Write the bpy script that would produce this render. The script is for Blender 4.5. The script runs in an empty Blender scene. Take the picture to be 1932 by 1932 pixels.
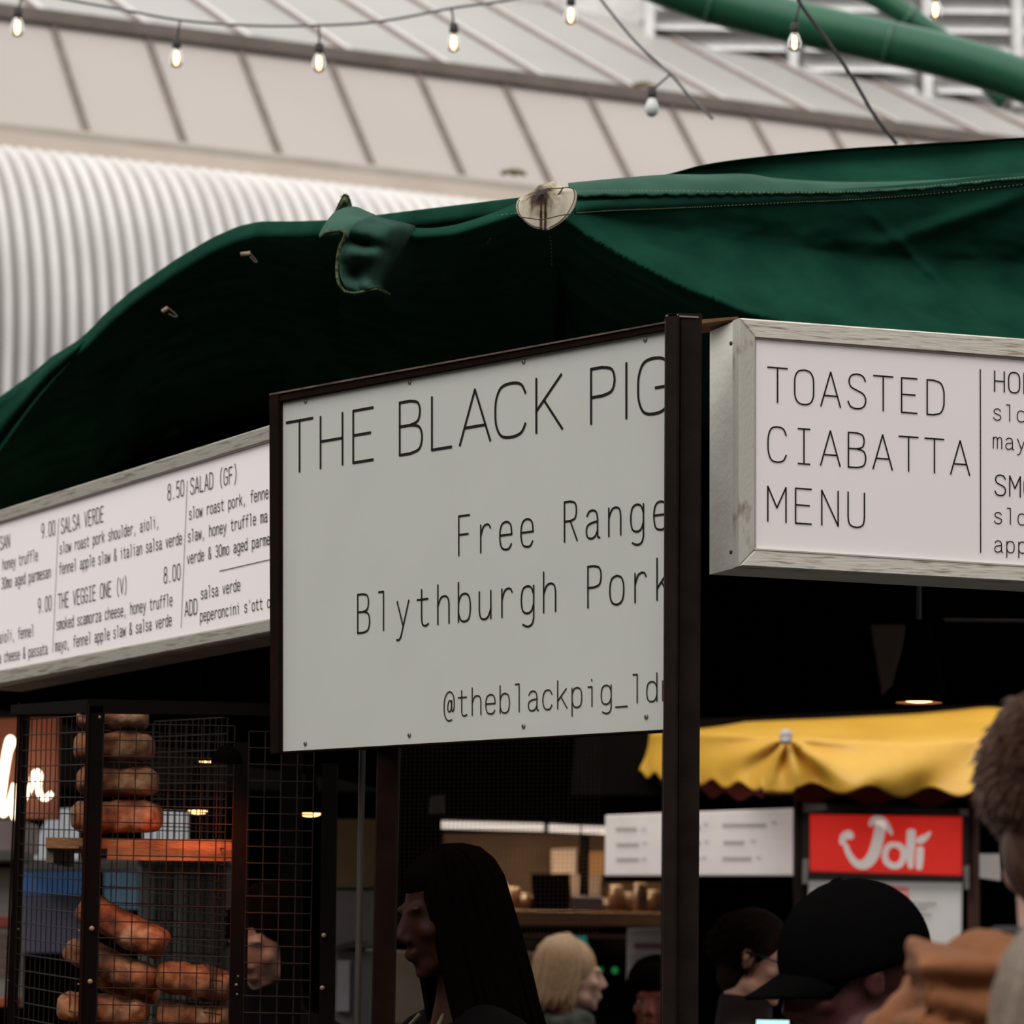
import bpy, bmesh, math, random
from mathutils import Vector, Matrix, noise
from mathutils.geometry import intersect_line_plane
random.seed(7)
S = bpy.context.scene
COL = S.collection
pi = math.pi
# ------------------------------------------------------------------ camera
CAMZ = 1.5
F = 6500.0                       # focal length in pixels of the 1932 px frame
PITCH = math.atan(849 / F)
ROLL = math.radians(0.75)
EYE = Vector((0, 0, CAMZ))
fwd = Vector((0, math.cos(PITCH), math.sin(PITCH)))
r0 = Vector((1, 0, 0)); u0 = Vector((0, -math.sin(PITCH), math.cos(PITCH)))
right = math.cos(ROLL) * r0 + math.sin(ROLL) * u0
up = -math.sin(ROLL) * r0 + math.cos(ROLL) * u0
cd = bpy.data.cameras.new('camera'); cam = bpy.data.objects.new('camera', cd); COL.objects.link(cam)
cam.matrix_world = Matrix(((right.x, up.x, -fwd.x, 0), (right.y, up.y, -fwd.y, 0), (right.z, up.z, -fwd.z, CAMZ), (0, 0, 0, 1)))
cd.sensor_fit = 'HORIZONTAL'; cd.sensor_width = 36; cd.lens = 36 * F / 1932
cd.clip_end = 300
cd.dof.use_dof = True; cd.dof.focus_distance = 6.35; cd.dof.aperture_fstop = 6.3
S.camera = cam
# ------------------------------------------------------------------ light
w = bpy.data.worlds.new('overcast'); S.world = w; w.use_nodes = True
nt = w.node_tree; nt.nodes.clear()
wo = nt.nodes.new('ShaderNodeOutputWorld'); bg = nt.nodes.new('ShaderNodeBackground')
tc = nt.nodes.new('ShaderNodeTexCoord'); sx = nt.nodes.new('ShaderNodeSeparateXYZ'); cr = nt.nodes.new('ShaderNodeValToRGB')
nt.links.new(tc.outputs['Generated'], sx.inputs[0]); nt.links.new(sx.outputs['Z'], cr.inputs[0])
cr.color_ramp.elements[0].position = 0.0; cr.color_ramp.elements[0].color = (0.80, 0.79, 0.77, 1)
cr.color_ramp.elements[1].position = 1.0; cr.color_ramp.elements[1].color = (1.0, 0.99, 0.97, 1)
nt.links.new(cr.outputs[0], bg.inputs[0]); bg.inputs[1].default_value = 1.2; nt.links.new(bg.outputs[0], wo.inputs[0])
sl = bpy.data.lights.new('hazy_sun', 'SUN'); sl.energy = 1.5; sl.angle = math.radians(50); sl.color = (1, .97, .93)
so_ = bpy.data.objects.new('hazy_sun', sl); COL.objects.link(so_); so_.rotation_euler = Vector((.40, .66, -1.05)).to_track_quat('-Z', 'Y').to_euler()
S.view_settings.view_transform = 'Standard'; S.view_settings.look = 'None'
S.view_settings.exposure = 0.0; S.view_settings.gamma = 1.0; S.view_settings.use_curve_mapping = False
# ------------------------------------------------------------------ helpers
def P(px, py, Y):
    """the point at world depth Y that the photograph shows at (px, py)"""
    d = fwd * F + right * (px - 966) + up * (966 - py)
    return EYE + d * (Y / d.y)
def PZ(px, py, z):
    d = fwd * F + right * (px - 966) + up * (966 - py)
    return EYE + d * ((z - CAMZ) / d.z)
class Plane:
    """a vertical or given plane; pixel points of the photograph are laid on it"""
    def __init__(s, o, n): s.o = o; s.n = n.normalized()
    def __call__(s, px, py, off=0.0):
        d = fwd * F + right * (px - 966) + up * (966 - py)
        o = s.o + s.n * off
        t = (o - EYE).dot(s.n) / d.dot(s.n)
        return EYE + d * t
def srgb(r, g, b):
    f = lambda c: (c / 255 / 12.92) if c / 255 <= 0.04045 else ((c / 255 + 0.055) / 1.055) ** 2.4
    return (f(r), f(g), f(b), 1)
def tag(o, label=None, cat=None, group=None, kind=None):
    if label: o['label'] = label
    if cat: o['category'] = cat
    if group: o['group'] = group
    if kind: o['kind'] = kind
    return o
def root_loc(o):
    while o.parent: o = o.parent
    return Vector(o.location)
def thing(name, label, cat, loc, group=None, kind=None):
    o = bpy.data.objects.new(name, None); COL.objects.link(o); o.location = loc; o.empty_display_size = 0.1
    return tag(o, label, cat, group, kind)
def obj(name, V, Fc, m, parent=None, smooth=False, loc=None):
    """one mesh object from world-space vertices; under a thing it is kept relative to the thing's base"""
    base = root_loc(parent) if parent else (loc if loc is not None else Vector((0, 0, 0)))
    me = bpy.data.meshes.new(name)
    me.from_pydata([tuple(Vector(v) - base) for v in V], [], Fc)
    if m: me.materials.append(m)
    if smooth: me.polygons.foreach_set('use_smooth', [True] * len(me.polygons))
    me.update()
    o = bpy.data.objects.new(name, me); COL.objects.link(o)
    if parent: o.parent = parent
    else: o.location = base
    return o
class MB:
    def __init__(s): s.V = []; s.F = []
    def add(s, V, Fc):
        n = len(s.V); s.V += [Vector(v) for v in V]; s.F += [tuple(i + n for i in f) for f in Fc]; return s
    def hexa(s, c):   # 8 corners: 4 of one face, 4 of the opposite one
        return s.add(c, [(0, 3, 2, 1), (4, 5, 6, 7), (0, 1, 5, 4), (1, 2, 6, 5), (2, 3, 7, 6), (3, 0, 4, 7)])
    def box(s, a, b):
        x0, y0, z0 = a; x1, y1, z1 = b
        return s.hexa([(x0, y0, z0), (x1, y0, z0), (x1, y1, z0), (x0, y1, z0), (x0, y0, z1), (x1, y0, z1), (x1, y1, z1), (x0, y1, z1)])
    def slab(s, quad, d):   # quad of 4 points, thickness vector
        return s.hexa([*quad, *[Vector(q) + Vector(d) for q in quad]])
    def bevbox(s, quad, d, b=0.004):
        """a slab whose front quad is chamfered by b"""
        q = [Vector(p) for p in quad]; c = sum(q, Vector()) / 4; d = Vector(d)
        inn = []
        for i in range(4):
            e1 = (q[(i + 1) % 4] - q[i]).normalized(); e2 = (q[i - 1] - q[i]).normalized()
            inn.append(q[i] + (e1 + e2) * b)
        mid = [p + d.normalized() * b for p in q]; bk = [p + d for p in q]
        V = inn + mid + bk
        Fc = [(0, 1, 2, 3), (11, 10, 9, 8)]
        for i in range(4):
            j = (i + 1) % 4; Fc += [(i, i + 4, j + 4, j), (i + 4, i + 8, j + 8, j + 4)]
        return s.add(V, Fc)
    def tube(s, pts, r, n=8, cap=True, sq=1.0):
        pts = [Vector(p) for p in pts]; rr = r if isinstance(r, (list, tuple)) else [r] * len(pts)
        t = (pts[1] - pts[0]).normalized(); a = t.orthogonal().normalized()
        V = []; Fc = []
        for i, p in enumerate(pts):
            t = (pts[min(i + 1, len(pts) - 1)] - pts[max(i - 1, 0)])
            t = t.normalized() if t.length > 1e-9 else Vector((0, 0, 1))
            a = (a - t * a.dot(t)); a = a.normalized() if a.length > 1e-6 else t.orthogonal().normalized()
            b = t.cross(a)
            for k in range(n):
                an = 2 * pi * k / n; V.append(p + (a * math.cos(an) + b * math.sin(an) * sq) * rr[i])
        for i in range(len(pts) - 1):
            for k in range(n):
                k2 = (k + 1) % n; Fc.append((i * n + k, i * n + k2, (i + 1) * n + k2, (i + 1) * n + k))
        if cap: Fc += [tuple(range(n))[::-1], tuple((len(pts) - 1) * n + k for k in range(n))]
        return s.add(V, Fc)
    def ell(s, c, r, R=None, nu=16, nv=10):
        c = Vector(c); V = []; Fc = []
        R = R or Matrix.Identity(3)
        for i in range(nv + 1):
            th = pi * i / nv
            for k in range(nu):
                ph = 2 * pi * k / nu
                V.append(c + R @ Vector((r[0] * math.sin(th) * math.cos(ph), r[1] * math.sin(th) * math.sin(ph), r[2] * math.cos(th))))
        for i in range(nv):
            for k in range(nu):
                k2 = (k + 1) % nu; Fc.append((i * nu + k, (i + 1) * nu + k, (i + 1) * nu + k2, i * nu + k2))
        return s.add(V, Fc)
    def lathe(s, c, prof, n=24, ax=None):
        c = Vector(c); V = []; Fc = []
        for r, z in prof:
            for k in range(n): V.append(c + Vector((r * math.cos(2 * pi * k / n), r * math.sin(2 * pi * k / n), z)))
        for i in range(len(prof) - 1):
            for k in range(n):
                k2 = (k + 1) % n; Fc.append((i * n + k, i * n + k2, (i + 1) * n + k2, (i + 1) * n + k))
        return s.add(V, Fc)
    def grid(s, rows):
        nu = len(rows[0]); V = [p for r in rows for p in r]; Fc = []
        for i in range(len(rows) - 1):
            for k in range(nu - 1): Fc.append((i * nu + k, (i + 1) * nu + k, (i + 1) * nu + k + 1, i * nu + k + 1))
        return s.add(V, Fc)
    def build(s, name, m, parent=None, smooth=False, loc=None): return obj(name, s.V, s.F, m, parent, smooth, loc)
def crom(pts, t):
    """Catmull-Rom through pts (tuples or vectors) at t in 0..len-1"""
    n = len(pts); i = min(int(t), n - 2); f = t - i
    p = [Vector(pts[max(0, min(n - 1, i + k))]) for k in (-1, 0, 1, 2)]
    return 0.5 * ((2 * p[1]) + (p[2] - p[0]) * f + (2 * p[0] - 5 * p[1] + 4 * p[2] - p[3]) * f * f + (3 * p[1] - p[0] - 3 * p[2] + p[3]) * f ** 3)
def spline(pts, n): return [crom(pts, (len(pts) - 1) * i / (n - 1)) for i in range(n)]
def lerp(xs, x):
    """piecewise smooth interpolation of [(x, y...), ...] at x"""
    if x <= xs[0][0]: return xs[0][1]
    for a, b in zip(xs, xs[1:]):
        if x <= b[0]:
            f = (x - a[0]) / (b[0] - a[0]); return a[1] + (b[1] - a[1]) * f
    return xs[-1][1]
def slerp(xs, x, w=14):
    return (lerp(xs, x - w) + lerp(xs, x) * 2 + lerp(xs, x + w)) / 4
def surf(rows, nu, nv):
    R = [spline(r, nu) for r in rows]
    out = []
    for j in range(nv):
        t = (len(R) - 1) * j / (nv - 1)
        out.append([crom([r[k] for r in R], t) for k in range(nu)])
    return out
def fbm(p, sc, o=3):
    v = 0; a = 1; q = Vector(p) * sc
    for _ in range(o): v += a * noise.noise(q); q *= 2.03; a *= 0.5
    return v
def solid(o, t, off=1):
    m = o.modifiers.new('thickness', 'SOLIDIFY'); m.thickness = t; m.offset = off; return o
# ------------------------------------------------------------------ materials
MATS = {}
def mat(name, c1, c2=None, rough=0.6, scale=8, metal=0.0, bump=0.0, bscale=None, emit=None, es=0, stretch=(1, 1, 1), spec=0.5, detail=4, lo=0.35, hi=0.65, sheen=0, trans=0, coords='Object'):
    if name in MATS: return MATS[name]
    m = bpy.data.materials.new(name); m.use_nodes = True; MATS[name] = m
    N = m.node_tree; b = N.nodes['Principled BSDF']; L = N.links.new
    c2 = c2 or tuple(x * 0.85 for x in c1[:3]) + (1,)
    t = N.nodes.new('ShaderNodeTexCoord'); mp = N.nodes.new('ShaderNodeMapping'); mp.inputs['Scale'].default_value = stretch
    L(t.outputs[coords], mp.inputs[0])
    n = N.nodes.new('ShaderNodeTexNoise'); n.inputs['Scale'].default_value = scale; n.inputs['Detail'].default_value = detail; L(mp.outputs[0], n.inputs['Vector'])
    r = N.nodes.new('ShaderNodeValToRGB'); r.color_ramp.elements[0].position = lo; r.color_ramp.elements[1].position = hi
    r.color_ramp.elements[0].color = c2; r.color_ramp.elements[1].color = c1
    L(n.outputs['Fac'], r.inputs[0]); L(r.outputs[0], b.inputs['Base Color'])
    b.inputs['Roughness'].default_value = rough; b.inputs['Metallic'].default_value = metal
    b.inputs['Specular IOR Level'].default_value = spec
    if sheen: b.inputs['Sheen Weight'].default_value = sheen; b.inputs['Sheen Roughness'].default_value = 0.5
    if trans: b.inputs['Transmission Weight'].default_value = trans
    if bump:
        n2 = N.nodes.new('ShaderNodeTexNoise'); n2.inputs['Scale'].default_value = bscale or scale * 6; n2.inputs['Detail'].default_value = 5; L(mp.outputs[0], n2.inputs['Vector'])
        bp = N.nodes.new('ShaderNodeBump'); bp.inputs['Strength'].default_value = 1; bp.inputs['Distance'].default_value = bump; L(n2.outputs['Fac'], bp.inputs['Height']); L(bp.outputs[0], b.inputs['Normal'])
    if emit: b.inputs['Emission Color'].default_value = emit; b.inputs['Emission Strength'].default_value = es
    return m
def col(r, g, b): return (r, g, b, 1)
M_canvas = mat('green_canvas', col(.0095, .054, .034), col(.006, .036, .023), rough=.95, scale=7, bump=.0007, bscale=260, spec=.02, sheen=.0)
M_canvas_pale = mat('worn_green_canvas', col(.040, .108, .074), col(.026, .080, .055), rough=.95, scale=9, bump=.0008, bscale=260, spec=.1, sheen=.05)
M_fray = mat('frayed_binding', col(.11, .14, .075), col(.02, .03, .015), rough=1, scale=90, bump=.002, bscale=300, spec=.05)
M_thread = mat('cream_thread', col(.42, .42, .24), col(.25, .27, .16), rough=.9, scale=60)
M_under = mat('dark_canvas_underside', col(.004, .008, .006), col(.003, .005, .004), rough=1, spec=.0)
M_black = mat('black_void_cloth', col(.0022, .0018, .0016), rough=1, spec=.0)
M_steel = mat('brown_painted_steel', col(.017, .0085, .0062), col(.010, .005, .0036), rough=.6, scale=20, spec=.12, bump=.0003, bscale=200)
M_steel_red = mat('rusty_brown_steel', col(.013, .0042, .002), col(.007, .0022, .0015), rough=.7, scale=14, spec=.06)
M_sign = mat('grey_white_sign_sheet', col(.62, .62, .57), col(.595, .595, .545), rough=.55, scale=5, spec=.3)
M_ink = mat('black_vinyl', col(.012, .007, .006), rough=.6, spec=.2)
M_ink_soft = mat('charcoal_vinyl', col(.03, .02, .018), rough=.6, spec=.2)
M_acr = mat('white_acrylic', col(.82, .755, .745), col(.80, .74, .73), rough=.30, scale=3, spec=.5, emit=col(.9, .80, .79), es=.17)
M_paint = mat('weathered_white_paint', col(.86, .84, .77), col(.74, .70, .63), rough=.6, scale=10, bump=.001, bscale=60, stretch=(1, 1, 1.5))
M_frame = mat('weathered_grey_frame', col(.76, .70, .61), col(.30, .22, .16), rough=.6, scale=14, stretch=(1.2, 1.2, 16), lo=.30, hi=.48, bump=.0008, bscale=20, detail=6)
M_screw = mat('zinc_screw', col(.30, .27, .23), rough=.5, metal=.3)
# ------------------------------------------------------------------ lettering (own stroke alphabet, box 10 x 20, x-height 14)
def g(s):
    out = []
    for st in s.split(';'):
        st = st.strip(); sm = st.startswith('~')
        pts = [tuple(float(v) for v in p.split(',')) for p in st.lstrip('~').split()]
        if sm: 
            q = spline([(x, y, 0) for x, y in pts], max(8, len(pts) * 4)); pts = [(v.x, v.y) for v in q]
        out.append(pts)
    return out
OV = '~5,20 8,19 9.6,15.5 9.8,10 9.6,4.5 8,1 5,0 2,1 .4,4.5 .2,10 .4,15.5 2,19 5,20'
ov = '~5,14 8,12.8 9.3,9.5 9.3,4.5 8,1.2 5,0 2,1.2 .7,4.5 .7,9.5 2,12.8 5,14'
GL = {k: g(v) for k, v in {
 'A': '0,0 5,20 10,0;1.6,6.2 8.4,6.2', 'B': '0.8,0 .8,20 5,20;~5,20 8,18.9 8.9,15.6 8,12 5,10.8;.8,10.8 5,10.8;~5,10.8 8.6,9.6 9.7,5.6 8.6,1.3 5,0;.8,0 5,0',
 'C': '~9.4,15.5 8,19 5,20 2,19 .5,15 .2,10 .5,5 2,1 5,0 8,1 9.4,4.2', 'D': '.8,0 .8,20 4,20;~4,20 7.8,18.6 9.4,14.5 9.6,10 9.4,5.5 7.8,1.4 4,0;.8,0 4,0',
 'E': '9,20 1,20 1,0 9,0;1,10.5 8,10.5', 'F': '9,20 1,20 1,0;1,10.5 8,10.5', 'G': '~9.4,15.5 8,19 5,20 2,19 .5,15 .2,10 .5,5 2,1 5,0 8,1 9.5,4.5 9.6,9;9.6,9.2 5.4,9.2',
 'H': '.8,0 .8,20;9.2,0 9.2,20;.8,10.3 9.2,10.3', 'I': '5,0 5,20;2,20 8,20;2,0 8,0', 'K': '1,0 1,20;9.5,20 1,8;3.6,11.6 9.8,0', 'L': '1,20 1,0 9.3,0',
 'M': '.4,0 .4,20 5,8 9.6,20 9.6,0', 'N': '.8,0 .8,20 9.2,0 9.2,20', 'O': OV, 'P': '1,0 1,20 5,20;~5,20 8.5,18.7 9.6,14.8 8.5,10.8 5,9.6;1,9.6 5,9.6',
 'R': '1,0 1,20 5,20;~5,20 8.3,18.8 9.2,15.2 8.3,11.4 5,10.2;1,10.2 5,10.2;5,10.2 9.7,0', 'S': '~9.3,16.2 8,19 5,20 2,18.9 .9,15.6 2,12.4 5,10.6 8.3,8.6 9.5,5 8.2,1.2 5,0 1.8,1 .4,4',
 'T': '0,20 10,20;5,20 5,0', 'U': '.8,20 .8,6;~.8,6 1.6,1.6 5,0 8.4,1.6 9.2,6;9.2,6 9.2,20', 'V': '.2,20 5,0 9.8,20', 'Y': '0,20 5,9 10,20;5,9 5,0', 'J': '~8,6 7,1.3 4.5,0 2,1.2 1,4;8,6 8,20',
 'a': '~1.3,11.4 2.8,13.5 5.2,14 7.6,13 8.5,10;8.5,10 8.5,2.6;~8.5,2.6 8.7,.5 10,0;~8.5,8.2 4.8,7.8 1.8,6.6 .9,3.8 1.8,.9 4.2,0 6.8,.9 8.5,3.6',
 'b': '1,20 1,0;~1,9.5 2.6,13 5.4,14 8.4,12.5 9.4,7 8.4,1.5 5.4,0 2.6,1 1,4.5', 'c': '~9,10.8 7.6,13.2 5.3,14 2.3,12.6 .9,7 2.3,1.4 5.3,0 7.6,.8 9,3.2',
 'd': '9,20 9,0;~9,9.5 7.4,13 4.6,14 1.6,12.5 .6,7 1.6,1.5 4.6,0 7.4,1 9,4.5', 'e': '~.8,7.4 9.3,7.4;~9.3,7.4 8.4,12.4 5.1,14 1.8,12.4 .7,7 1.9,1.4 5.3,0 7.6,.6 9,2.6',
 'f': '~9.2,19.6 7,20 5,18.8 4.3,16;4.3,16 4.3,0;1,13.6 8.4,13.6', 'g': '9,14 9,-2;~9,-2 7.8,-5 4.8,-6 1.6,-4.8;~9,9.5 7.4,13 4.6,14 1.6,12.5 .6,7.2 1.6,2 4.6,.6 7.4,1.6 9,5',
 'h': '1,20 1,0;~1,9 3,13 5.8,14 8.2,12.8 9,9.5;9,9.5 9,0', 'i': '2,13.8 5.4,13.8 5.4,0;5.2,18 5.2,19', 'k': '1.2,20 1.2,0;8.8,14 1.2,5.5;4,8.6 9.4,0', 'l': '1.8,20 5.4,20 5.4,0',
 'm': '.2,14 .2,0;~.2,10 1.2,13.2 3,14 4.4,13 4.8,10.5;4.8,10.5 4.8,0;~4.8,10.5 5.9,13.2 7.6,14 9.3,13 9.8,10.5;9.8,10.5 9.8,0',
 'n': '1,14 1,0;~1,9 3,13 5.8,14 8.2,12.8 9,9.5;9,9.5 9,0', 'o': ov, 'p': '1,14 1,-6;~1,9.5 2.6,13 5.4,14 8.4,12.5 9.4,7 8.4,1.5 5.4,0 2.6,1 1,4.5', 'q': '9,14 9,-6',
 'r': '2,14 2,0;~2,8.5 3.8,12.8 6.2,14 8,13.6 9,12', 's': '~8.6,11.4 7.3,13.4 5,14 2.4,13.2 1.4,10.8 2.4,8.6 5,7.4 7.9,6.1 8.9,3.6 7.6,.8 5,0 2.2,.8 .8,3',
 't': '4,18.6 4,4;~4,4 4.6,1 6.6,0 9,.9;.8,13.6 8.6,13.6', 'u': '1,14 1,4.5;~1,4.5 1.8,1.2 4.2,0 7,1 9,5;9,14 9,0', 'v': '.8,14 5,0 9.2,14', 'w': '0,14 2.3,0 5,11 7.7,0 10,14',
 'y': '.8,14 5.2,1;~9.4,14 5.2,1 3.6,-4 2,-5.8 .4,-5.6', 'z': '1.2,13.8 8.8,13.8 1,0 9,0', 'x': '1,14 9,0;9,14 1,0', 'j': '2,14 6,14 6,-2;~6,-2 5,-5 2,-6',
 '0': '~5,20 8,18.6 9.2,14.5 9.4,10 9.2,5.5 8,1.4 5,0 2,1.4 .8,5.5 .6,10 .8,14.5 2,18.6 5,20', '3': '~1.3,17.5 4.6,20 8,18.6 8.7,15.4 7.6,12 4.6,10.6;~4.6,10.6 8.2,9.4 9.2,5.6 8,1.3 4.6,0 .9,2.6',
 '5': '8.6,20 1.8,20 1.3,11.2;~1.3,11.2 4.8,12.6 8.2,11 9.3,6.6 8,1.5 4.6,0 1,2.2', '8': '~5,10.8 8,12.4 8.7,15.6 7.8,18.9 5,20 2.2,18.9 1.3,15.6 2,12.4 5,10.8 8.5,9 9.4,5.4 8.4,1.3 5,0 1.6,1.3 .6,5.4 1.5,9 5,10.8',
 '9': '~9,13.4 8,9.2 5,8 2,9.2 .8,13.6 2,18.6 5,20 8,18.8 9.2,14.6 8.6,8 6.4,3 3.6,0', '.': '4.2,.4 5.8,.4', ',': '5.6,1.6 4,-4', "'": '5.4,20 4.4,15.6', '_': '0,-2 10,-2',
 '(': '~7.6,23 5,18 3.8,10 5,2 7.6,-3', ')': '~2.4,23 5,18 6.2,10 5,2 2.4,-3', '-': '2,9 8,9',
 '&': '~9.6,0 3,12.6 2,16 3.2,19.2 5,20 7,18.6 7,15.6 5,12.4 1.8,8.6 .8,4.4 2.4,.8 4.8,0 7.6,1.8 9.4,8',
 '@': '~7.4,10 6,12 4.6,11 3.8,7.6 4.2,4.6 5.8,4 7,6 7.6,12;~7.6,12 7.6,5.4 8.6,4.2 9.6,6 9.8,11 8.8,16 6,18.4 3,17.2 .8,12.6 .4,6 1.4,.4 4.2,-2.6 7.6,-2',
 ' ': ''.join('')}.items() if v}
GL[' '] = []
def ribbon(mb, pts, w, nrm):
    """a flat strip of width w along 3-D pts lying in the plane of normal nrm, with a mitred outline"""
    n = len(pts); L = []; R = []
    closed = (pts[0] - pts[-1]).length < 1e-6
    for i, p in enumerate(pts):
        a = pts[i - 1] if i else (pts[-2] if closed else None)
        b = pts[i + 1] if i < n - 1 else (pts[1] if closed else None)
        d1 = (p - a).normalized() if a is not None else None; d2 = (b - p).normalized() if b is not None else None
        if d1 is None or d1.length < .5: d1 = d2
        if d2 is None or d2.length < .5: d2 = d1
        s = nrm.cross(d1); s2 = nrm.cross(d2); m = (s + s2)
        m = m.normalized() if m.length > 1e-4 else s
        k = 1 / max(.45, m.dot(s)); e = m * (w / 2 * k)
        q = p
        if not closed and i == 0: q = p - d2 * w * .3
        if not closed and i == n - 1: q = p + d1 * w * .3
        L.append(q - e); R.append(q + e)
    V = L + R
    mb.add(V, [(i, i + 1, n + i + 1, n + i) for i in range(n - 1)])
def glyph(mb, ch, O, U, Vv, w, nrm):
    for st in GL.get(ch, []):
        q = [O + U * (x / 10) + Vv * (y / 20) for x, y in st]; cur = [q[0]]
        for i in range(1, len(q)):
            cur.append(q[i])
            if i < len(q) - 1 and (q[i] - q[i - 1]).normalized().dot((q[i + 1] - q[i]).normalized()) < .55:
                ribbon(mb, cur, w, nrm); cur = [q[i]]
        ribbon(mb, cur, w, nrm)
def line(name, pl, txt, crop, a, b, parent, m, w=.0028, gw=.66, n1=None, off=.0012):
    """one line of monospaced writing: a / b = (x, baseline y, cap top y) of the first and the n1-th letter, read off the photograph"""
    sc, ox, oy = crop; n1 = n1 if n1 is not None else len(txt) - 1
    q = lambda x, y: pl(ox + x / sc, oy + y / sc, off)
    A0 = q(a[0], a[1]); A1 = q(a[0], a[2]); B0 = q(b[0], b[1]); B1 = q(b[0], b[2])
    mb = MB(); big = (P(ox + a[0] / sc, oy + a[1] / sc, 7) - P(ox + a[0] / sc, oy + a[2] / sc, 7)).length > .03
    for i, ch in enumerate(txt):
        t = i / n1; O = A0 + (B0 - A0) * t; T = A1 + (B1 - A1) * t
        glyph(mb, ch, O, (B0 - A0) / n1 * gw, T - O, w, pl.n)
        if big and mb.V: mb.build('letter', m, parent); mb = MB()
    if not big: tag(mb.build(name, m, parent), kind='stuff')
# ------------------------------------------------------------------ ground, and unseen dark walls added to cut low front and side light
M_ground = mat('wet_dark_cobbles', col(.016, .015, .014), col(.010, .009, .008), rough=.7, scale=3, bump=.01, bscale=8)
tag(MB().box((-14, -10, -.2), (14, 40, 0)).build('floor', M_ground), kind='structure')
M_brick = mat('dark_brick', col(.035, .022, .018), col(.02, .014, .012), rough=.9, scale=3)
tag(MB().box((-14, -10.4, 0), (14, -10, 7.5)).build('shading_wall_back', M_brick), kind='structure')
tag(MB().box((-9.4, -10, 0), (-9, 11, 6.5)).build('shading_wall_left', M_brick), kind='structure')
tag(MB().box((9, -10, 0), (9.4, 11, 6.5)).build('shading_wall_right', M_brick), kind='structure')
# ------------------------------------------------------------------ glass and metal roof behind
ZA, YL = 0, 0
M_pane = mat('milky_roof_glass', col(.47, .42, .39), col(.44, .395, .37), rough=.55, scale=.5, spec=.3)
M_pane2 = mat('grey_roof_glass', col(.44, .425, .40), col(.39, .38, .355), rough=.5, scale=.6, spec=.3)
M_bar = mat('brown_glazing_bar', col(.20, .155, .13), col(.15, .115, .10), rough=.6)
M_bar2 = mat('pale_glazing_bar', col(.70, .655, .64), rough=.6)
M_purlin = mat('brown_grey_purlin', col(.155, .125, .105), col(.12, .095, .08), rough=.6, scale=4)
M_gut = mat('grey_gutter', col(.42, .38, .34), col(.36, .32, .28), rough=.6, scale=3)
M_cream = mat('cream_fascia', col(.62, .53, .45), col(.56, .47, .40), rough=.7, scale=2)
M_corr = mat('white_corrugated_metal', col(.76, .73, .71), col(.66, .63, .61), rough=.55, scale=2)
zp = P(0, 40, 22).z
p_l = P(0, 30, 22); p_r = PZ(1932, 282, p_l.z)
e_dir = (p_r - p_l); e_dir.z = 0; e_dir.normalize()          # along the eaves
b_dir = Vector((e_dir.y, -e_dir.x, 0))                        # from the eaves towards us
if b_dir.y > 0: b_dir = -b_dir
g_l = P(0, 245, 21.1); zg = g_l.z
def on_purlin(t): return p_l + e_dir * t
drop = p_l.z - zg
run = (g_l - p_l).dot(b_dir)
def on_gut(t): q = p_l + e_dir * t + b_dir * run; q.z = zg; return q
rf = tag(MB().slab([on_gut(-3), on_gut(16), on_gut(16) + Vector((0, 0, -.1)), on_gut(-3) + Vector((0, 0, -.1))], -b_dir * .25).build('glass_roof', M_gut), kind='structure')
def X2t(px):   # purlin parameter of a picture column
    best = None
    for i in range(-300, 1700):
        t = i * .01; q = on_purlin(t) - EYE
        c = 966 + F * q.dot(right) / q.dot(fwd)
        if c >= px: return t
    return 16
t1 = X2t(95); t7 = X2t(1103); sp = (t7 - t1) / 6
ts = [t1 + sp * k for k in range(-6, 20)]
nrm_low = (on_gut(1) - on_gut(0)).cross(on_purlin(0) - on_gut(0)).normalized()
if nrm_low.dot(b_dir) < 0: nrm_low = -nrm_low
for a, b in zip(ts, ts[1:]):
    q = [on_gut(a + .015), on_gut(b - .015), on_purlin(b - .015), on_purlin(a + .015)]
    MB().slab(q, -nrm_low * .02).build('roof_pane', M_pane, rf)
for a in ts:
    e = e_dir * .022
    MB().slab([on_gut(a) - e + nrm_low * .02, on_gut(a) + e + nrm_low * .02, on_purlin(a) + e + nrm_low * .02, on_purlin(a) - e + nrm_low * .02], -nrm_low * .03).build('glazing_bar', M_bar, rf)
# purlin between the two pitches
pu = [on_purlin(-3) + Vector((0, 0, .07)), on_purlin(16) + Vector((0, 0, .07)), on_purlin(16) + Vector((0, 0, -.03)), on_purlin(-3) + Vector((0, 0, -.03))]
MB().bevbox([q + b_dir * .08 for q in pu], -b_dir * .1, .01).build('purlin', M_purlin, rf)
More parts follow.
